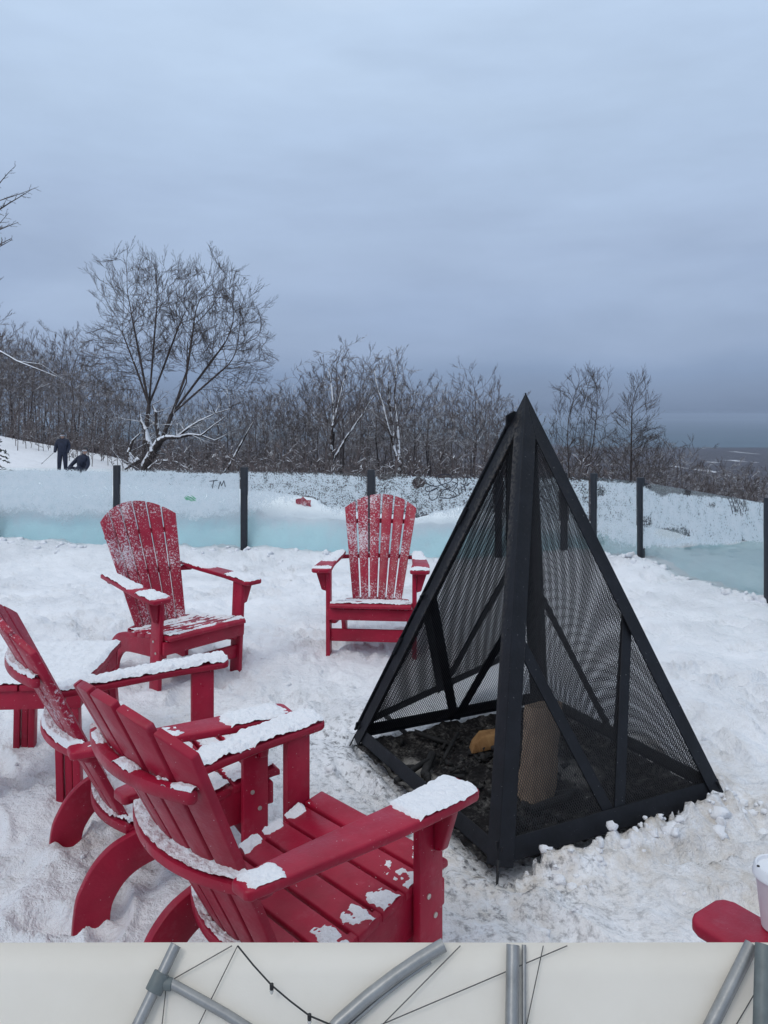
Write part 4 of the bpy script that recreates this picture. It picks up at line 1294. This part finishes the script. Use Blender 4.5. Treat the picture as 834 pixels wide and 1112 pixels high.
scatter(-70, 140, 53, 64, 30, yl, 45, G1); scatter(-70, 160, 64, 85, 26, yl, 45, G1)
scatter(165, 570, 50, 60, 19, lambda p: ym(p) - 3, 34, G2); scatter(150, 590, 62, 80, 34, lambda p: ym(p) + 16, 45, G2); scatter(150, 590, 80, 98, 30, lambda p: ym(p) + 32, 40, G2)
scatter(700, 860, 45, 75, 26, yr, 22, G3); scatter(590, 700, 55, 75, 9, lambda p: 468, 18, G3)
first = {}
for i, (x, y, z, h, g) in enumerate(spots):
    k = rg.randrange(8)
    s = h / 9.0 * rg.uniform(.95, 1.05); w = s * rg.uniform(.85, 1.3) * (1.0 if h > 4.5 else 1.5)
    if k not in first:
        t = tree_objs('bare_tree', protos[k], 0, M['bark'], M['twig'], LB[g], g, (x, y, z)); first[k] = t
        t.rotation_euler = (0, 0, rg.uniform(0, 6.28)); t.scale = (w, w, s)
    else:
        dup(first[k], (x, y, z), rg.uniform(0, 6.28), (w, s), LB[g], g)

# the two trees to the right of the pyramid, swept by the wind
def windtree(px, d, ytop, seed, label, shape):
    rs = np.random.RandomState(seed); x = forest_xy(px, d); z0 = gz(x, d); h = 1.6 - (ytop - 450) / 834 * d - z0
    cp = []
    wd, lo_, cone, lean = shape
    while len(cp) < 480:
        q = rs.uniform(-1, 1, 3); q[2] = rs.uniform(0, 1)
        wz = wd * ((.35 + .75 * math.sin(math.pi * min(1, q[2] * .72 + .12))) if not cone else (1 - q[2]) ** .6 * min(1, .45 + q[2] * 2.2) + .08)
        if q[0] ** 2 + q[1] ** 2 > rs.uniform(.5, 1.1): continue
        cp.append((q[0] * wz + lean * q[2] * h, q[1] * wz, h * (lo_ + (.90 - lo_) * q[2])))
    st = [[(0, 0, -.3), (.03, 0, h * .16), (lean * h * .2, 0, h * (lo_ + (.5 if cone else .0)))]]
    if not cone: st.append([(0, 0, -.3), (.2, 0, h * .18), (.5, .1, h * .32)]); st.append([(0, 0, -.3), (-.12, 0, h * .16), (-.45, -.1, h * .34)])
    s = [(a, b, r0, r1, 0 if l == 0 else 2) for a, b, r0, r1, l in colonise(seed, st, cp, .2, 2.2, .32, .55, .0082, 2.15, .04, .6, .55, .05, 3)]
    return tree_objs('bare_tree', s, 0, M['barkb'], M['twigb'], label, None, (x, d, z0))
windtree(626, 46, 393, 3, 'broad bare tree just right of the pyramid tip, nearer its peak', (1.75, .24, False, .05))
windtree(684, 44, 386, 9, 'slender tall bare tree with one straight trunk, farther right of the pyramid tip', (1.8, .22, True, .05))

# individual oddities in the wood
rg = random.Random(77); s = []
x, d = forest_xy(232, 42), 42; z0 = gz(x, d)
px_, pz_ = forest_xy(275, 42) - x, 1.6 - (458 - 450) / 834 * 42 - z0
path([(0, 0, -.3), (px_ * .55, 0, pz_ * .5), (px_, 0, pz_)], [.09, .07, .03], 0, s)
grow(rg, (px_, 0, pz_), (.4, 0, 1), .8, .02, 1, 3, s, .05, .1, .5, (3, 3), .01)
tree_objs('bare_tree', s, 0, M['barks'], M['twig'], 'leaning pale snow-plastered sapling in the wood beside the tallest tree', None, (x, d, z0))
for (px, yb, yt, dd, sd, lab) in ((360, 508, 400, 44, 5, 'bare forked tree with snow-plastered trunk behind the front-facing chair'), (432, 508, 392, 46, 8, 'pale snow-covered branching tree right of the front-facing chair\'s top')):
    rg2 = random.Random(sd); s = []; x = forest_xy(px, dd); z0 = gz(x, dd); h = 1.6 - (yt - 450) / 834 * dd - z0
    path([(0, 0, -.3), (.08, 0, h * .28)], [.17, .14], 0, s)
    for q in range(3):
        grow(rg2, (.08, 0, h * .28), (rg2.uniform(-.6, .6), rg2.gauss(0, .2), 1), h * rg2.uniform(.6, .75), .09, 0, 3, s, .03, .09, .6, (9, 6, 4), .011, .15, .42)
    tree_objs('bare_tree', s, 0, M['barks'], M['twig'], lab, None, (x, dd, z0))

# tree standing just outside the left edge, its branches reaching in
rg = random.Random(31); s = []
x, d = -14.55, 25.0; z0 = gz(x, d)
grow(rg, (0, 0, -.3), (.02, 0, 1), 10.6, .13, 0, 3, s, .0, .05, .80, (24, 8, 5), .0065, .3, .22)
T0 = tree_objs('bare_tree', s, 0, M['barkb'], M['twigb'], 'dark bare tree whose branches reach in at the left edge, against the sky', None, (x, d, z0))
s = []
pts = [(0, 0, 4.1 - z0), (1.5, 0, 1.6 + 75 * 25 / 834 - z0), (1.85, 0, 1.6 + 72 * 25 / 834 - z0), (2.6, 0, 1.6 + 58 * 25 / 834 - z0), (3.9, 0, 1.6 + 41 * 25 / 834 - z0)]
path(pts, [.09, .055, .045, .028, .012], 0, s)
path([pts[3], (3.3, .2, pts[3][2] - .1), (4.0, .3, pts[4][2] - .1)], [.02, .014, .008], 0, s)
seg_mesh('snowy_limb', [q[:4] for q in s], 7, M['barks'], T0)
bm = bmesh.new(); bmesh.ops.create_icosphere(bm, subdivisions=2, radius=1)
for v in bm.verts: v.co = Vector((v.co.x * .33, v.co.y * .16, v.co.z * .13 + .03 * math.sin(v.co.x * 5))) + Vector((1.65, 0, pts[1][2] + .05))
bm_obj('snow_cap', bm, M['snow'], T0)

# dark fir at the left edge
ft = thing('fir_tree', 'small dark evergreen fir at the left edge above the ski slope', 'fir tree', (-15.6, 30, gz(-15.6, 30)))
bm = bmesh.new(); tube(bm, [(0, 0, -.2), (0, 0, 3.6)], [.09, .01], 8); bm_obj('trunk', bm, M['bark'], ft)
rg = random.Random(3); s = []; V = []; F = []
for i in range(75):
    z = .3 + 3.2 * i / 75; L = 1.05 * (1 - z / 3.75) + .1
    for k in range(2):
        az = rg.uniform(0, 6.28); d0 = Vector((math.cos(az), math.sin(az), -.15)); p = Vector((0, 0, z))
        for j in range(int(5 + L * 16)):
            f = rg.random(); q = p + d0 * L * f + Vector((0, 0, -.18 * f * f)); w = .09 * rg.uniform(.6, 1.3)
            r1 = Vector((rg.gauss(0, 1), rg.gauss(0, 1), rg.gauss(0, .5))).normalized() * w; r2 = r1.cross(Vector((rg.gauss(0, 1), rg.gauss(0, 1), 1))).normalized() * w * .3
            b0 = len(V); V += [q - r1, q - r2, q + r1, q + r2]; F.append((b0, b0 + 1, b0 + 2, b0 + 3))
np_mesh('crown', np.array([v[:] for v in V]), np.array(F), M['needles'], ft)

# undergrowth and far wood, one mass
def woodland():
    rg = random.Random(99); segs = []
    def sap(x, y, h, nb):
        z0 = gz(x, y) - .3
        lx, ly = rg.gauss(0, .08) * h, rg.gauss(0, .08) * h
        p0 = Vector((x, y, z0)); p1 = Vector((x + lx * .5, y + ly * .5, z0 + h * .5)); p2 = Vector((x + lx * 1.2, y + ly, z0 + h))
        r = .012 + .0045 * h
        segs.append((p0[:], p1[:], r, r * .75)); segs.append((p1[:], p2[:], r * .75, .012))
        for j in range(nb):
            f = rg.uniform(.2, 1); q = p0.lerp(p1, f * 2) if f < .5 else p1.lerp(p2, f * 2 - 1)
            L = h * rg.uniform(.12, .3) * (1.2 - .7 * f); az = rg.uniform(0, 6.28); e = rg.uniform(.4, 1.3)
            dv = Vector((math.cos(az), math.sin(az), e)).normalized()
            q2 = q + dv * L; segs.append((q[:], q2[:], .016, .009))
            for t in range(4):
                f2 = rg.uniform(.3, .9); q3 = q.lerp(q2, f2); d3 = (dv + Vector((rg.gauss(0, .6), rg.gauss(0, .6), rg.gauss(.2, .4)))).normalized()
                segs.append((q3[:], (q3 + d3 * L * .45)[:], .014, .010))
    for i in range(480):
        px = rg.uniform(-90, 590); d = rg.uniform(55, 118)
        yt = (yl(px) if px < 150 else ym(px)) + rg.uniform(62, 112)
        x = forest_xy(px, d); h = 1.6 - (yt - 450) / 834 * d - gz(x, d)
        sap(x, d, max(2.5, h), 20)
    for i in range(420):
        px = rg.uniform(-90, 590); d = rg.uniform(40, 60)
        x = forest_xy(px, d); sap(x, d, rg.uniform(1.2, 3.2), 9)
    for i in range(500):
        px = rg.uniform(170, 700); d = rg.uniform(16, 40)
        x = forest_xy(px, d); sap(x, d, rg.uniform(.6, min(2.2, (1.6 - gz(x, d)) * .8)), 10)
    for i in range(360):
        px = rg.uniform(570, 980); d = rg.uniform(70, 260)
        x = forest_xy(px, d); sap(x, d, rg.uniform(5, 9), 14)
    o = seg_mesh('woodland', segs, 3, M['twig'])
    kind(tag(o, 'tangle of saplings and undergrowth filling the wood behind the fence', 'woodland'), 'stuff')
woodland()

# ------------------------------------------------------------------ people on the slope
def skin_body(name, joints, edges, mat, parent=None, fat=1.38):
    """joints: list of (xyz, radius)"""
    me = bpy.data.meshes.new(name)
    me.from_pydata([j[0] for j in joints], edges, [])
    o = link(name, me, mat, parent)
    md = o.modifiers.new('skin', 'SKIN')
    sv = me.skin_vertices[0].data if me.skin_vertices else None
    if sv is None:
        bm = bmesh.new(); bm.from_mesh(me); bm.verts.layers.skin.verify(); bm.to_mesh(me); bm.free(); sv = me.skin_vertices[0].data
    for i, j in enumerate(joints):
        sv[i].radius = (j[1] * fat, j[1] * fat); sv[i].use_root = (i == 0)
    sub = o.modifiers.new('sub', 'SUBSURF'); sub.levels = 2; sub.render_levels = 2
    return o
# standing skier seen from behind-left
PD = 35.0
def pp(px, py): return at(px, py, PD)
s0 = pp(68, 507); s0.z = float(terrain(np.array(s0.x), np.array(s0.y)))
per = thing('person', 'standing skier in dark navy jacket holding a ski pole, on the snowy slope', 'person', tuple(s0), R(15))
J = [((0, 0, .88), .15), ((0, 0, 1.08), .165), ((0, .01, 1.32), .18), ((0, .01, 1.46), .085), ((0, 0, 1.53), .07),
     ((.10, 0, .82), .105), ((.12, -.02, .47), .078), ((.13, .0, .10), .062), ((.13, -.12, .05), .05),
     ((-.10, 0, .82), .105), ((-.13, -.03, .47), .078), ((-.15, .0, .10), .062), ((-.15, -.12, .05), .05),
     ((.20, .01, 1.40), .085), ((.27, .02, 1.14), .066), ((.24, -.12, .92), .05), ((.235, -.17, .86), .05),
     ((-.20, .01, 1.40), .085), ((-.29, .0, 1.14), .066), ((-.30, -.14, .95), .05), ((-.30, -.19, .90), .05)]
Ed = [(0, 1), (1, 2), (2, 3), (3, 4), (0, 5), (5, 6), (6, 7), (7, 8), (0, 9), (9, 10), (10, 11), (11, 12), (2, 13), (13, 14), (14, 15), (15, 16), (2, 17), (17, 18), (18, 19), (19, 20)]
skin_body('body', J, Ed, M['jacket'], per)
def head(parent, c, tilt=0, helmet=True):
    bm = bmesh.new(); bmesh.ops.create_uvsphere(bm, u_segments=18, v_segments=14, radius=1)
    for v in bm.verts:
        q = v.co.copy(); v.co = Vector((q.x * .078, q.y * .095, q.z * .115 - (.02 if q.z < -.3 and q.y < 0 else 0)))
        if q.y < -.9 and abs(q.x) < .3 and -.3 < q.z < .1: v.co.y -= .018
    bmesh.ops.translate(bm, verts=bm.verts, vec=c)
    h = bm_obj('head', bm, M['skin'], parent)
    bm = bmesh.new(); bmesh.ops.create_uvsphere(bm, u_segments=20, v_segments=14, radius=1)
    bmesh.ops.delete(bm, geom=[v for v in bm.verts if v.co.z < -.25 or (v.co.z < .25 and v.co.y < -.45)], context='VERTS')
    for v in bm.verts: v.co = Vector((v.co.x * .105, v.co.y * .122, v.co.z * .128 + .02)) + Vector(c)
    hm = bm_obj('helmet', bm, M['helmet'], parent)
    hm.modifiers.new('s', 'SOLIDIFY').thickness = .008
    bm = bmesh.new()
    ring = [(.108 * math.sin(a), -.122 * math.cos(a)) for a in np.linspace(-1.2, 1.2, 13)]
    for (x0, y0), (x1, y1) in zip(ring, ring[1:]):
        prism(bm, [(c[0] + x0, c[1] + y0, c[2] - .012), (c[0] + x1, c[1] + y1, c[2] - .012), (c[0] + x1 * .88, c[1] + y1 * .88, c[2] - .012), (c[0] + x0 * .88, c[1] + y0 * .88, c[2] - .012)], (0, 0, .055))
    bm_obj('goggles', bm, M['goggles'], parent)
head(per, (0, -.02, 1.64))
def ski(parent, x, y0, y1, z=.0):
    bm = bmesh.new()
    prism(bm, [(x - .045, y0, z), (x + .045, y0, z), (x + .045, y1, z), (x + .03, y1 + .12, z + .05), (x - .03, y1 + .12, z + .05), (x - .045, y1, z)], (0, 0, .015))
    return bm
for sx in (.13, -.15):
    bm = ski(per, sx, .6, -.8); sk = bm_obj('ski', bm, M['ski'], None)
    sk.location = s0; sk.rotation_euler = (0, 0, R(15)); tag(sk, 'dark ski under the %s foot of the standing skier' % ('right' if sx < 0 else 'left'), 'ski', 'skis of the standing skier')
bm = bmesh.new(); tube(bm, [(-.30, -.20, .93), (-.85, -.35, .38)], .011, 6); tube(bm, [(-.80, -.336, .43), (-.805, -.337, .425)], .05, 8)
po = bm_obj('ski_pole', bm, M['black'], None); po.location = s0; po.rotation_euler = (0, 0, R(15)); tag(po, 'thin ski pole held out left by the standing skier', 'ski pole')

s1 = pp(98, 510); s1.y = PD - 1; s1.z = float(terrain(np.array(s1.x), np.array(s1.y)))
pe2 = thing('person', 'skier in navy jacket and dark helmet sitting low in the snow, leaning on one arm', 'person', tuple(s1), R(-12))
J = [((0, 0, .14), .17), ((.02, -.02, .36), .175), ((.10, -.05, .60), .18), ((.16, -.06, .74), .085), ((.19, -.06, .81), .07),
     ((-.10, -.06, .14), .11), ((-.22, -.42, .30), .085), ((-.15, -.78, .08), .065), ((-.15, -.9, .08), .05),
     ((.12, -.08, .13), .11), ((.16, -.46, .32), .085), ((.20, -.84, .08), .065), ((.20, -.96, .08), .05),
     ((-.08, -.05, .66), .09), ((-.34, -.08, .42), .07), ((-.62, -.12, .10), .05), ((-.68, -.13, .06), .05),
     ((.29, -.06, .66), .09), ((.36, -.12, .38), .07), ((.33, -.28, .20), .05), ((.32, -.33, .17), .05)]
skin_body('body', J, Ed, M['jacket'], pe2, 1.12)
pe2.scale = (1.15, 1.15, 1.15); pe2.location.z += .10
head(pe2, (.215, -.10, .93))
for i, sx in enumerate((-.15, .20)):
    bm = ski(pe2, sx, -.45, -1.35, .0); sk = bm_obj('ski', bm, M['ski'], None)
    sk.location = s1; sk.rotation_euler = (0, 0, R(-12)); tag(sk, 'dark ski flat on the snow at the sitting skier\'s %s foot' % ('left' if sx > 0 else 'right'), 'ski', 'skis of the sitting skier')

# ------------------------------------------------------------------ added tent wall, stand-in for a separate tent view; the terrace has none
TD = 1.20; LEAN = .75
ttop = 1.6 - (1025.5 - 450) / 834 * TD
def tp(px, py, off=0.0):
    """point on the leaning wall (off = distance in front of the fabric) for a mark seen there"""
    kk = (py - 450) / 834
    D = (TD - LEAN * (ttop - 1.6) - off) / (1 + LEAN * kk)
    return Vector(((px - 417) / 834 * D, D, 1.6 - kk * D))
tent = thing('added_tent_wall', 'added low white fabric tent wall on grey steel tubes across the bottom, not part of the terrace', 'tent', (0, TD, 0))
tl = lambda p: Vector(p) - Vector((0, TD, 0))
n, m = 60, 24; V = []
for i in range(n + 1):
    x = -.80 + 1.47 * i / n
    for j in range(m + 1):
        z = -.06 + (ttop + .06) * j / m
        bul = .006 * math.sin(x * 16 + 5 * z) * math.sin(j / m * math.pi) + .02 * math.sin(j / m * math.pi) * (.6 + .4 * math.sin(x * 7.5 + 1)) + .004 * math.sin(x * 31 + z * 9) * math.sin(j / m * math.pi)
        V.append((x, .004 + bul - LEAN * (ttop - z), z))
idx = np.arange((n + 1) * (m + 1)).reshape(n + 1, m + 1)
F = np.stack([idx[:-1, :-1], idx[1:, :-1], idx[1:, 1:], idx[:-1, 1:]], -1).reshape(-1, 4)
fab = np_mesh('fabric', np.array(V), F, M['fabric'], tent, True)
sol = fab.modifiers.new('thickness', 'SOLIDIFY'); sol.thickness = .006; sol.offset = 1
def rod(name, pts, r, mat, par=None, nn=14, flat=False):
    bm = bmesh.new(); pts = [tl(p) for p in pts]; tube(bm, pts, r, nn)
    if flat:                                   # sawn level with the top hem
        d = (pts[1] - pts[0]).normalized()
        bm.verts.ensure_lookup_table()
        for v in bm.verts[:nn]: v.co += d * ((ttop - .009 - v.co.z) / d.z)
    return bm_obj(name, bm, mat, par or tent)
def ext(a, b, z):  # continue the line a->b down to height z
    d = b - a; return a + d * ((z - a.z) / d.z)
def foot(a, b): return ext(a, b, -.05)
a, b = tp(191, 1026, .02), tp(150, 1112, .02); rod('rib', [a, b, foot(a, b)], .0085, M['galv'])
d_ = (b - a).normalized(); cm = a + (b - a) * .49
bm = bmesh.new(); tube(bm, [tl(cm - d_ * .013), tl(cm + d_ * .013)], .0135, 12); tube(bm, [tl(cm), tl(tp(187, 1069, .02))], .009, 10); bm_obj('clamp', bm, M['clamp'], tent, .0015)
q = [tp(184, 1067, .02), tp(215, 1084, .02), tp(245, 1101, .02), tp(275, 1120, .02), tp(330, 1165, .02), tp(380, 1230, .02), tp(420, 1330, .02), tp(440, 1560, .02)]
rod('rib', q, .0070, M['galv'])
q = [tp(482, 1026, .02), tp(455, 1042, .02), tp(430, 1059, .02), tp(400, 1082, .02), tp(368, 1110, .02), tp(335, 1148, .02), tp(300, 1205, .02), tp(270, 1290, .02), tp(250, 1400, .02), tp(245, 1570, .02)]
rod('rib', q, .0098, M['galv'])
rod('rib', [p + Vector((.018, .004, -.006)) for p in q[1:-1]], .0032, M['galv'])
a, b = tp(557, 1026, .018), tp(556, 1112, .018); rod('rib', [a, b, foot(a, b)], .0102, M['galv'])
a, b = tp(569, 1026, .010), tp(569, 1112, .010); rod('rib', [a, b, foot(a, b)], .0035, M['galv'])
a, b = tp(816, 1026, .02), tp(773, 1112, .02); rod('rib', [a, b, foot(a, b)], .0100, M['galv'])
a, b = tp(829, 1026, .05), tp(827, 1112, .05); rod('pole', [a, b, foot(a, b)], .0118, M['clamp'])
for (p, q) in (((187, 1064), (252, 1027)), ((258, 1027), (216, 1112)), ((180, 1076), (176, 1112)), ((500, 1027), (416, 1112)), ((616, 1027), (418, 1111)), ((590, 1027), (572, 1112)), ((833, 1056), (800, 1112))):
    P, Q = tp(*p, .012), tp(*q, .012)
    if Q.z < P.z: Q = P + (Q - P) * 1.5
    rod('cable', [P, Q], .0008, M['cable'], None, 6)
sl = thing('added_string_light', 'black cord with small hanging bulbs on the added tent wall, not part of the terrace', 'string light', (0, TD, 0))  # added along with the stand-in tent wall; no such cord hangs here
q = [tp(258, 1027, .03), tp(275, 1048, .03), tp(295, 1070, .03), tp(315, 1087, .03), tp(336, 1103, .03), tp(362, 1114, .03), tp(395, 1120, .03), tp(425, 1119, .03)]
rod('cord', q, .0012, M['black'], sl, 8)
for px, py in ((295, 1070), (336, 1103), (395, 1120)):
    c = tp(px, py, .03); rod('socket', [c + Vector((0, 0, .002)), c - Vector((0, 0, .006))], .003, M['black'], sl, 10)
    rod('bulb', [c - Vector((0, 0, .006)), c - Vector((0, 0, .009)), c - Vector((0, 0, .013))], [.0025, .0034, .0015], M['bulb'], sl, 10)

# ------------------------------------------------------------------ haze
bm = bmesh.new(); box(bm, -16000, 16000, -900, 30000, -290, 26)
hz = bm_obj('haze', bm, None, None, smooth=False)
k = N('cold_haze'); pv = k.n('ShaderNodeVolumePrincipled'); pv.inputs['Color'].default_value = (.62, .73, .90, 1)
pv.inputs['Density'].default_value = 8.0e-5; pv.inputs['Anisotropy'].default_value = 0.0
k.l(pv.outputs[0], k.out.inputs['Volume']); hz.data.materials.append(k.m); kind(hz, 'stuff')

# ------------------------------------------------------------------ sky, sun
w = bpy.data.worlds.new('World'); scene.world = w; w.use_nodes = True
t = w.node_tree; t.nodes.clear()
def wn(ty, **kw):
    nd = t.nodes.new(ty)
    for k_, v in kw.items(): setattr(nd, k_, v)
    return nd
out = wn('ShaderNodeOutputWorld'); bg = wn('ShaderNodeBackground'); bg.inputs['Strength'].default_value = 0.1
SUN_EL, SUN_AZ = R(48), R(215)
sky = wn('ShaderNodeTexSky', sky_type='NISHITA', sun_disc=False, sun_elevation=SUN_EL, sun_rotation=SUN_AZ)
tc = wn('ShaderNodeTexCoord'); sep = wn('ShaderNodeSeparateXYZ'); t.links.new(tc.outputs['Generated'], sep.inputs[0])
mp = wn('ShaderNodeMapping'); mp.inputs['Scale'].default_value = (1.3, 1.3, 4.8); mp.inputs['Rotation'].default_value = (R(2), R(4), 0)
t.links.new(tc.outputs['Generated'], mp.inputs[0])
nz = wn('ShaderNodeTexNoise'); nz.inputs['Scale'].default_value = 1.5; nz.inputs['Detail'].default_value = 7; nz.inputs['Roughness'].default_value = .5; nz.inputs['Distortion'].default_value = .35
t.links.new(mp.outputs[0], nz.inputs['Vector'])
ad = wn('ShaderNodeMath', operation='MULTIPLY_ADD'); ad.inputs[1].default_value = .30; t.links.new(nz.outputs['Fac'], ad.inputs[0])
sb = wn('ShaderNodeMath', operation='SUBTRACT'); sb.inputs[1].default_value = .15; t.links.new(sep.outputs['Z'], sb.inputs[0]); t.links.new(sb.outputs[0], ad.inputs[2])
# only let the cloud wobble act above the horizon
cr = wn('ShaderNodeValToRGB'); el = cr.color_ramp.elements
stops = [(0.0, (.150, .212, .345)), (.018, (.185, .26, .42)), (.05, (.225, .315, .51)), (.09, (.30, .395, .60)), (.20, (.39, .50, .715)), (.33, (.465, .60, .83)), (.48, (.545, .695, .93)), (.7, (.76, .86, 1.0)), (1.0, (.92, .99, 1.10))]
stops = [(p, (c[0] * 1.015, c[1] * 1.0, c[2] * .965)) for p, c in stops]
while len(el) < len(stops): el.new(.5)
for e_, (p, c) in zip(el, stops): e_.position = p; e_.color = (*c, 1)
mixz = wn('ShaderNodeMix'); mixz.data_type = 'FLOAT'
mr = wn('ShaderNodeMapRange'); mr.inputs[1].default_value = 0.01; mr.inputs[2].default_value = .14; t.links.new(sep.outputs['Z'], mr.inputs[0])
t.links.new(mr.outputs[0], mixz.inputs[0]); t.links.new(sep.outputs['Z'], mixz.inputs[2]); t.links.new(ad.outputs[0], mixz.inputs[3])
t.links.new(mixz.outputs[0], cr.inputs[0])
mul = wn('ShaderNodeVectorMath', operation='SCALE'); mul.inputs['Scale'].default_value = 10.0; t.links.new(cr.outputs[0], mul.inputs[0])
nz2 = wn('ShaderNodeTexNoise'); nz2.inputs['Scale'].default_value = 3.4; nz2.inputs['Detail'].default_value = 6; nz2.inputs['Roughness'].default_value = .55
t.links.new(mp.outputs[0], nz2.inputs['Vector'])
mr2 = wn('ShaderNodeMapRange'); mr2.inputs[1].default_value = .25; mr2.inputs[2].default_value = .75; mr2.inputs[3].default_value = 9.3; mr2.inputs[4].default_value = 10.7
t.links.new(nz2.outputs['Fac'], mr2.inputs[0]); t.links.new(mr2.outputs[0], mul.inputs['Scale'])
mx = wn('ShaderNodeMix', data_type='RGBA'); mx.inputs[0].default_value = .93
t.links.new(sky.outputs[0], mx.inputs[6]); t.links.new(mul.outputs[0], mx.inputs[7])
t.links.new(mx.outputs[2], bg.inputs['Color']); t.links.new(bg.outputs[0], out.inputs['Surface'])
sun = bpy.data.lights.new('sun', 'SUN'); sun.energy = 0.75; sun.angle = R(22); sun.color = (1, .95, .88)
so = bpy.data.objects.new('sun', sun); C.objects.link(so)
# sun direction: azimuth measured like the sky's sun_rotation
sd = Vector((math.sin(SUN_AZ) * math.cos(SUN_EL), math.cos(SUN_AZ) * math.cos(SUN_EL), math.sin(SUN_EL)))
so.rotation_euler = sd.to_track_quat('Z', 'Y').to_euler()

# ------------------------------------------------------------------ camera
cam = bpy.data.cameras.new('camera'); co = bpy.data.objects.new('camera', cam); C.objects.link(co)
co.location = (0, 0, 1.6); co.rotation_euler = (R(90), 0, 0)
cam.sensor_fit = 'VERTICAL'; cam.sensor_height = 36; cam.lens = 27.0; cam.shift_y = -(556 - 450) / 1112
cam.clip_start = .05; cam.clip_end = 120000
scene.camera = co
scene.view_settings.view_transform = 'Standard'; scene.view_settings.look = 'None'
scene.view_settings.exposure = 0; scene.view_settings.gamma = 1; scene.view_settings.use_curve_mapping = False
scene.cycles.use_denoising = True
scene.cycles.transparent_max_bounces = 24; scene.cycles.max_bounces = 6; scene.cycles.volume_bounces = 0
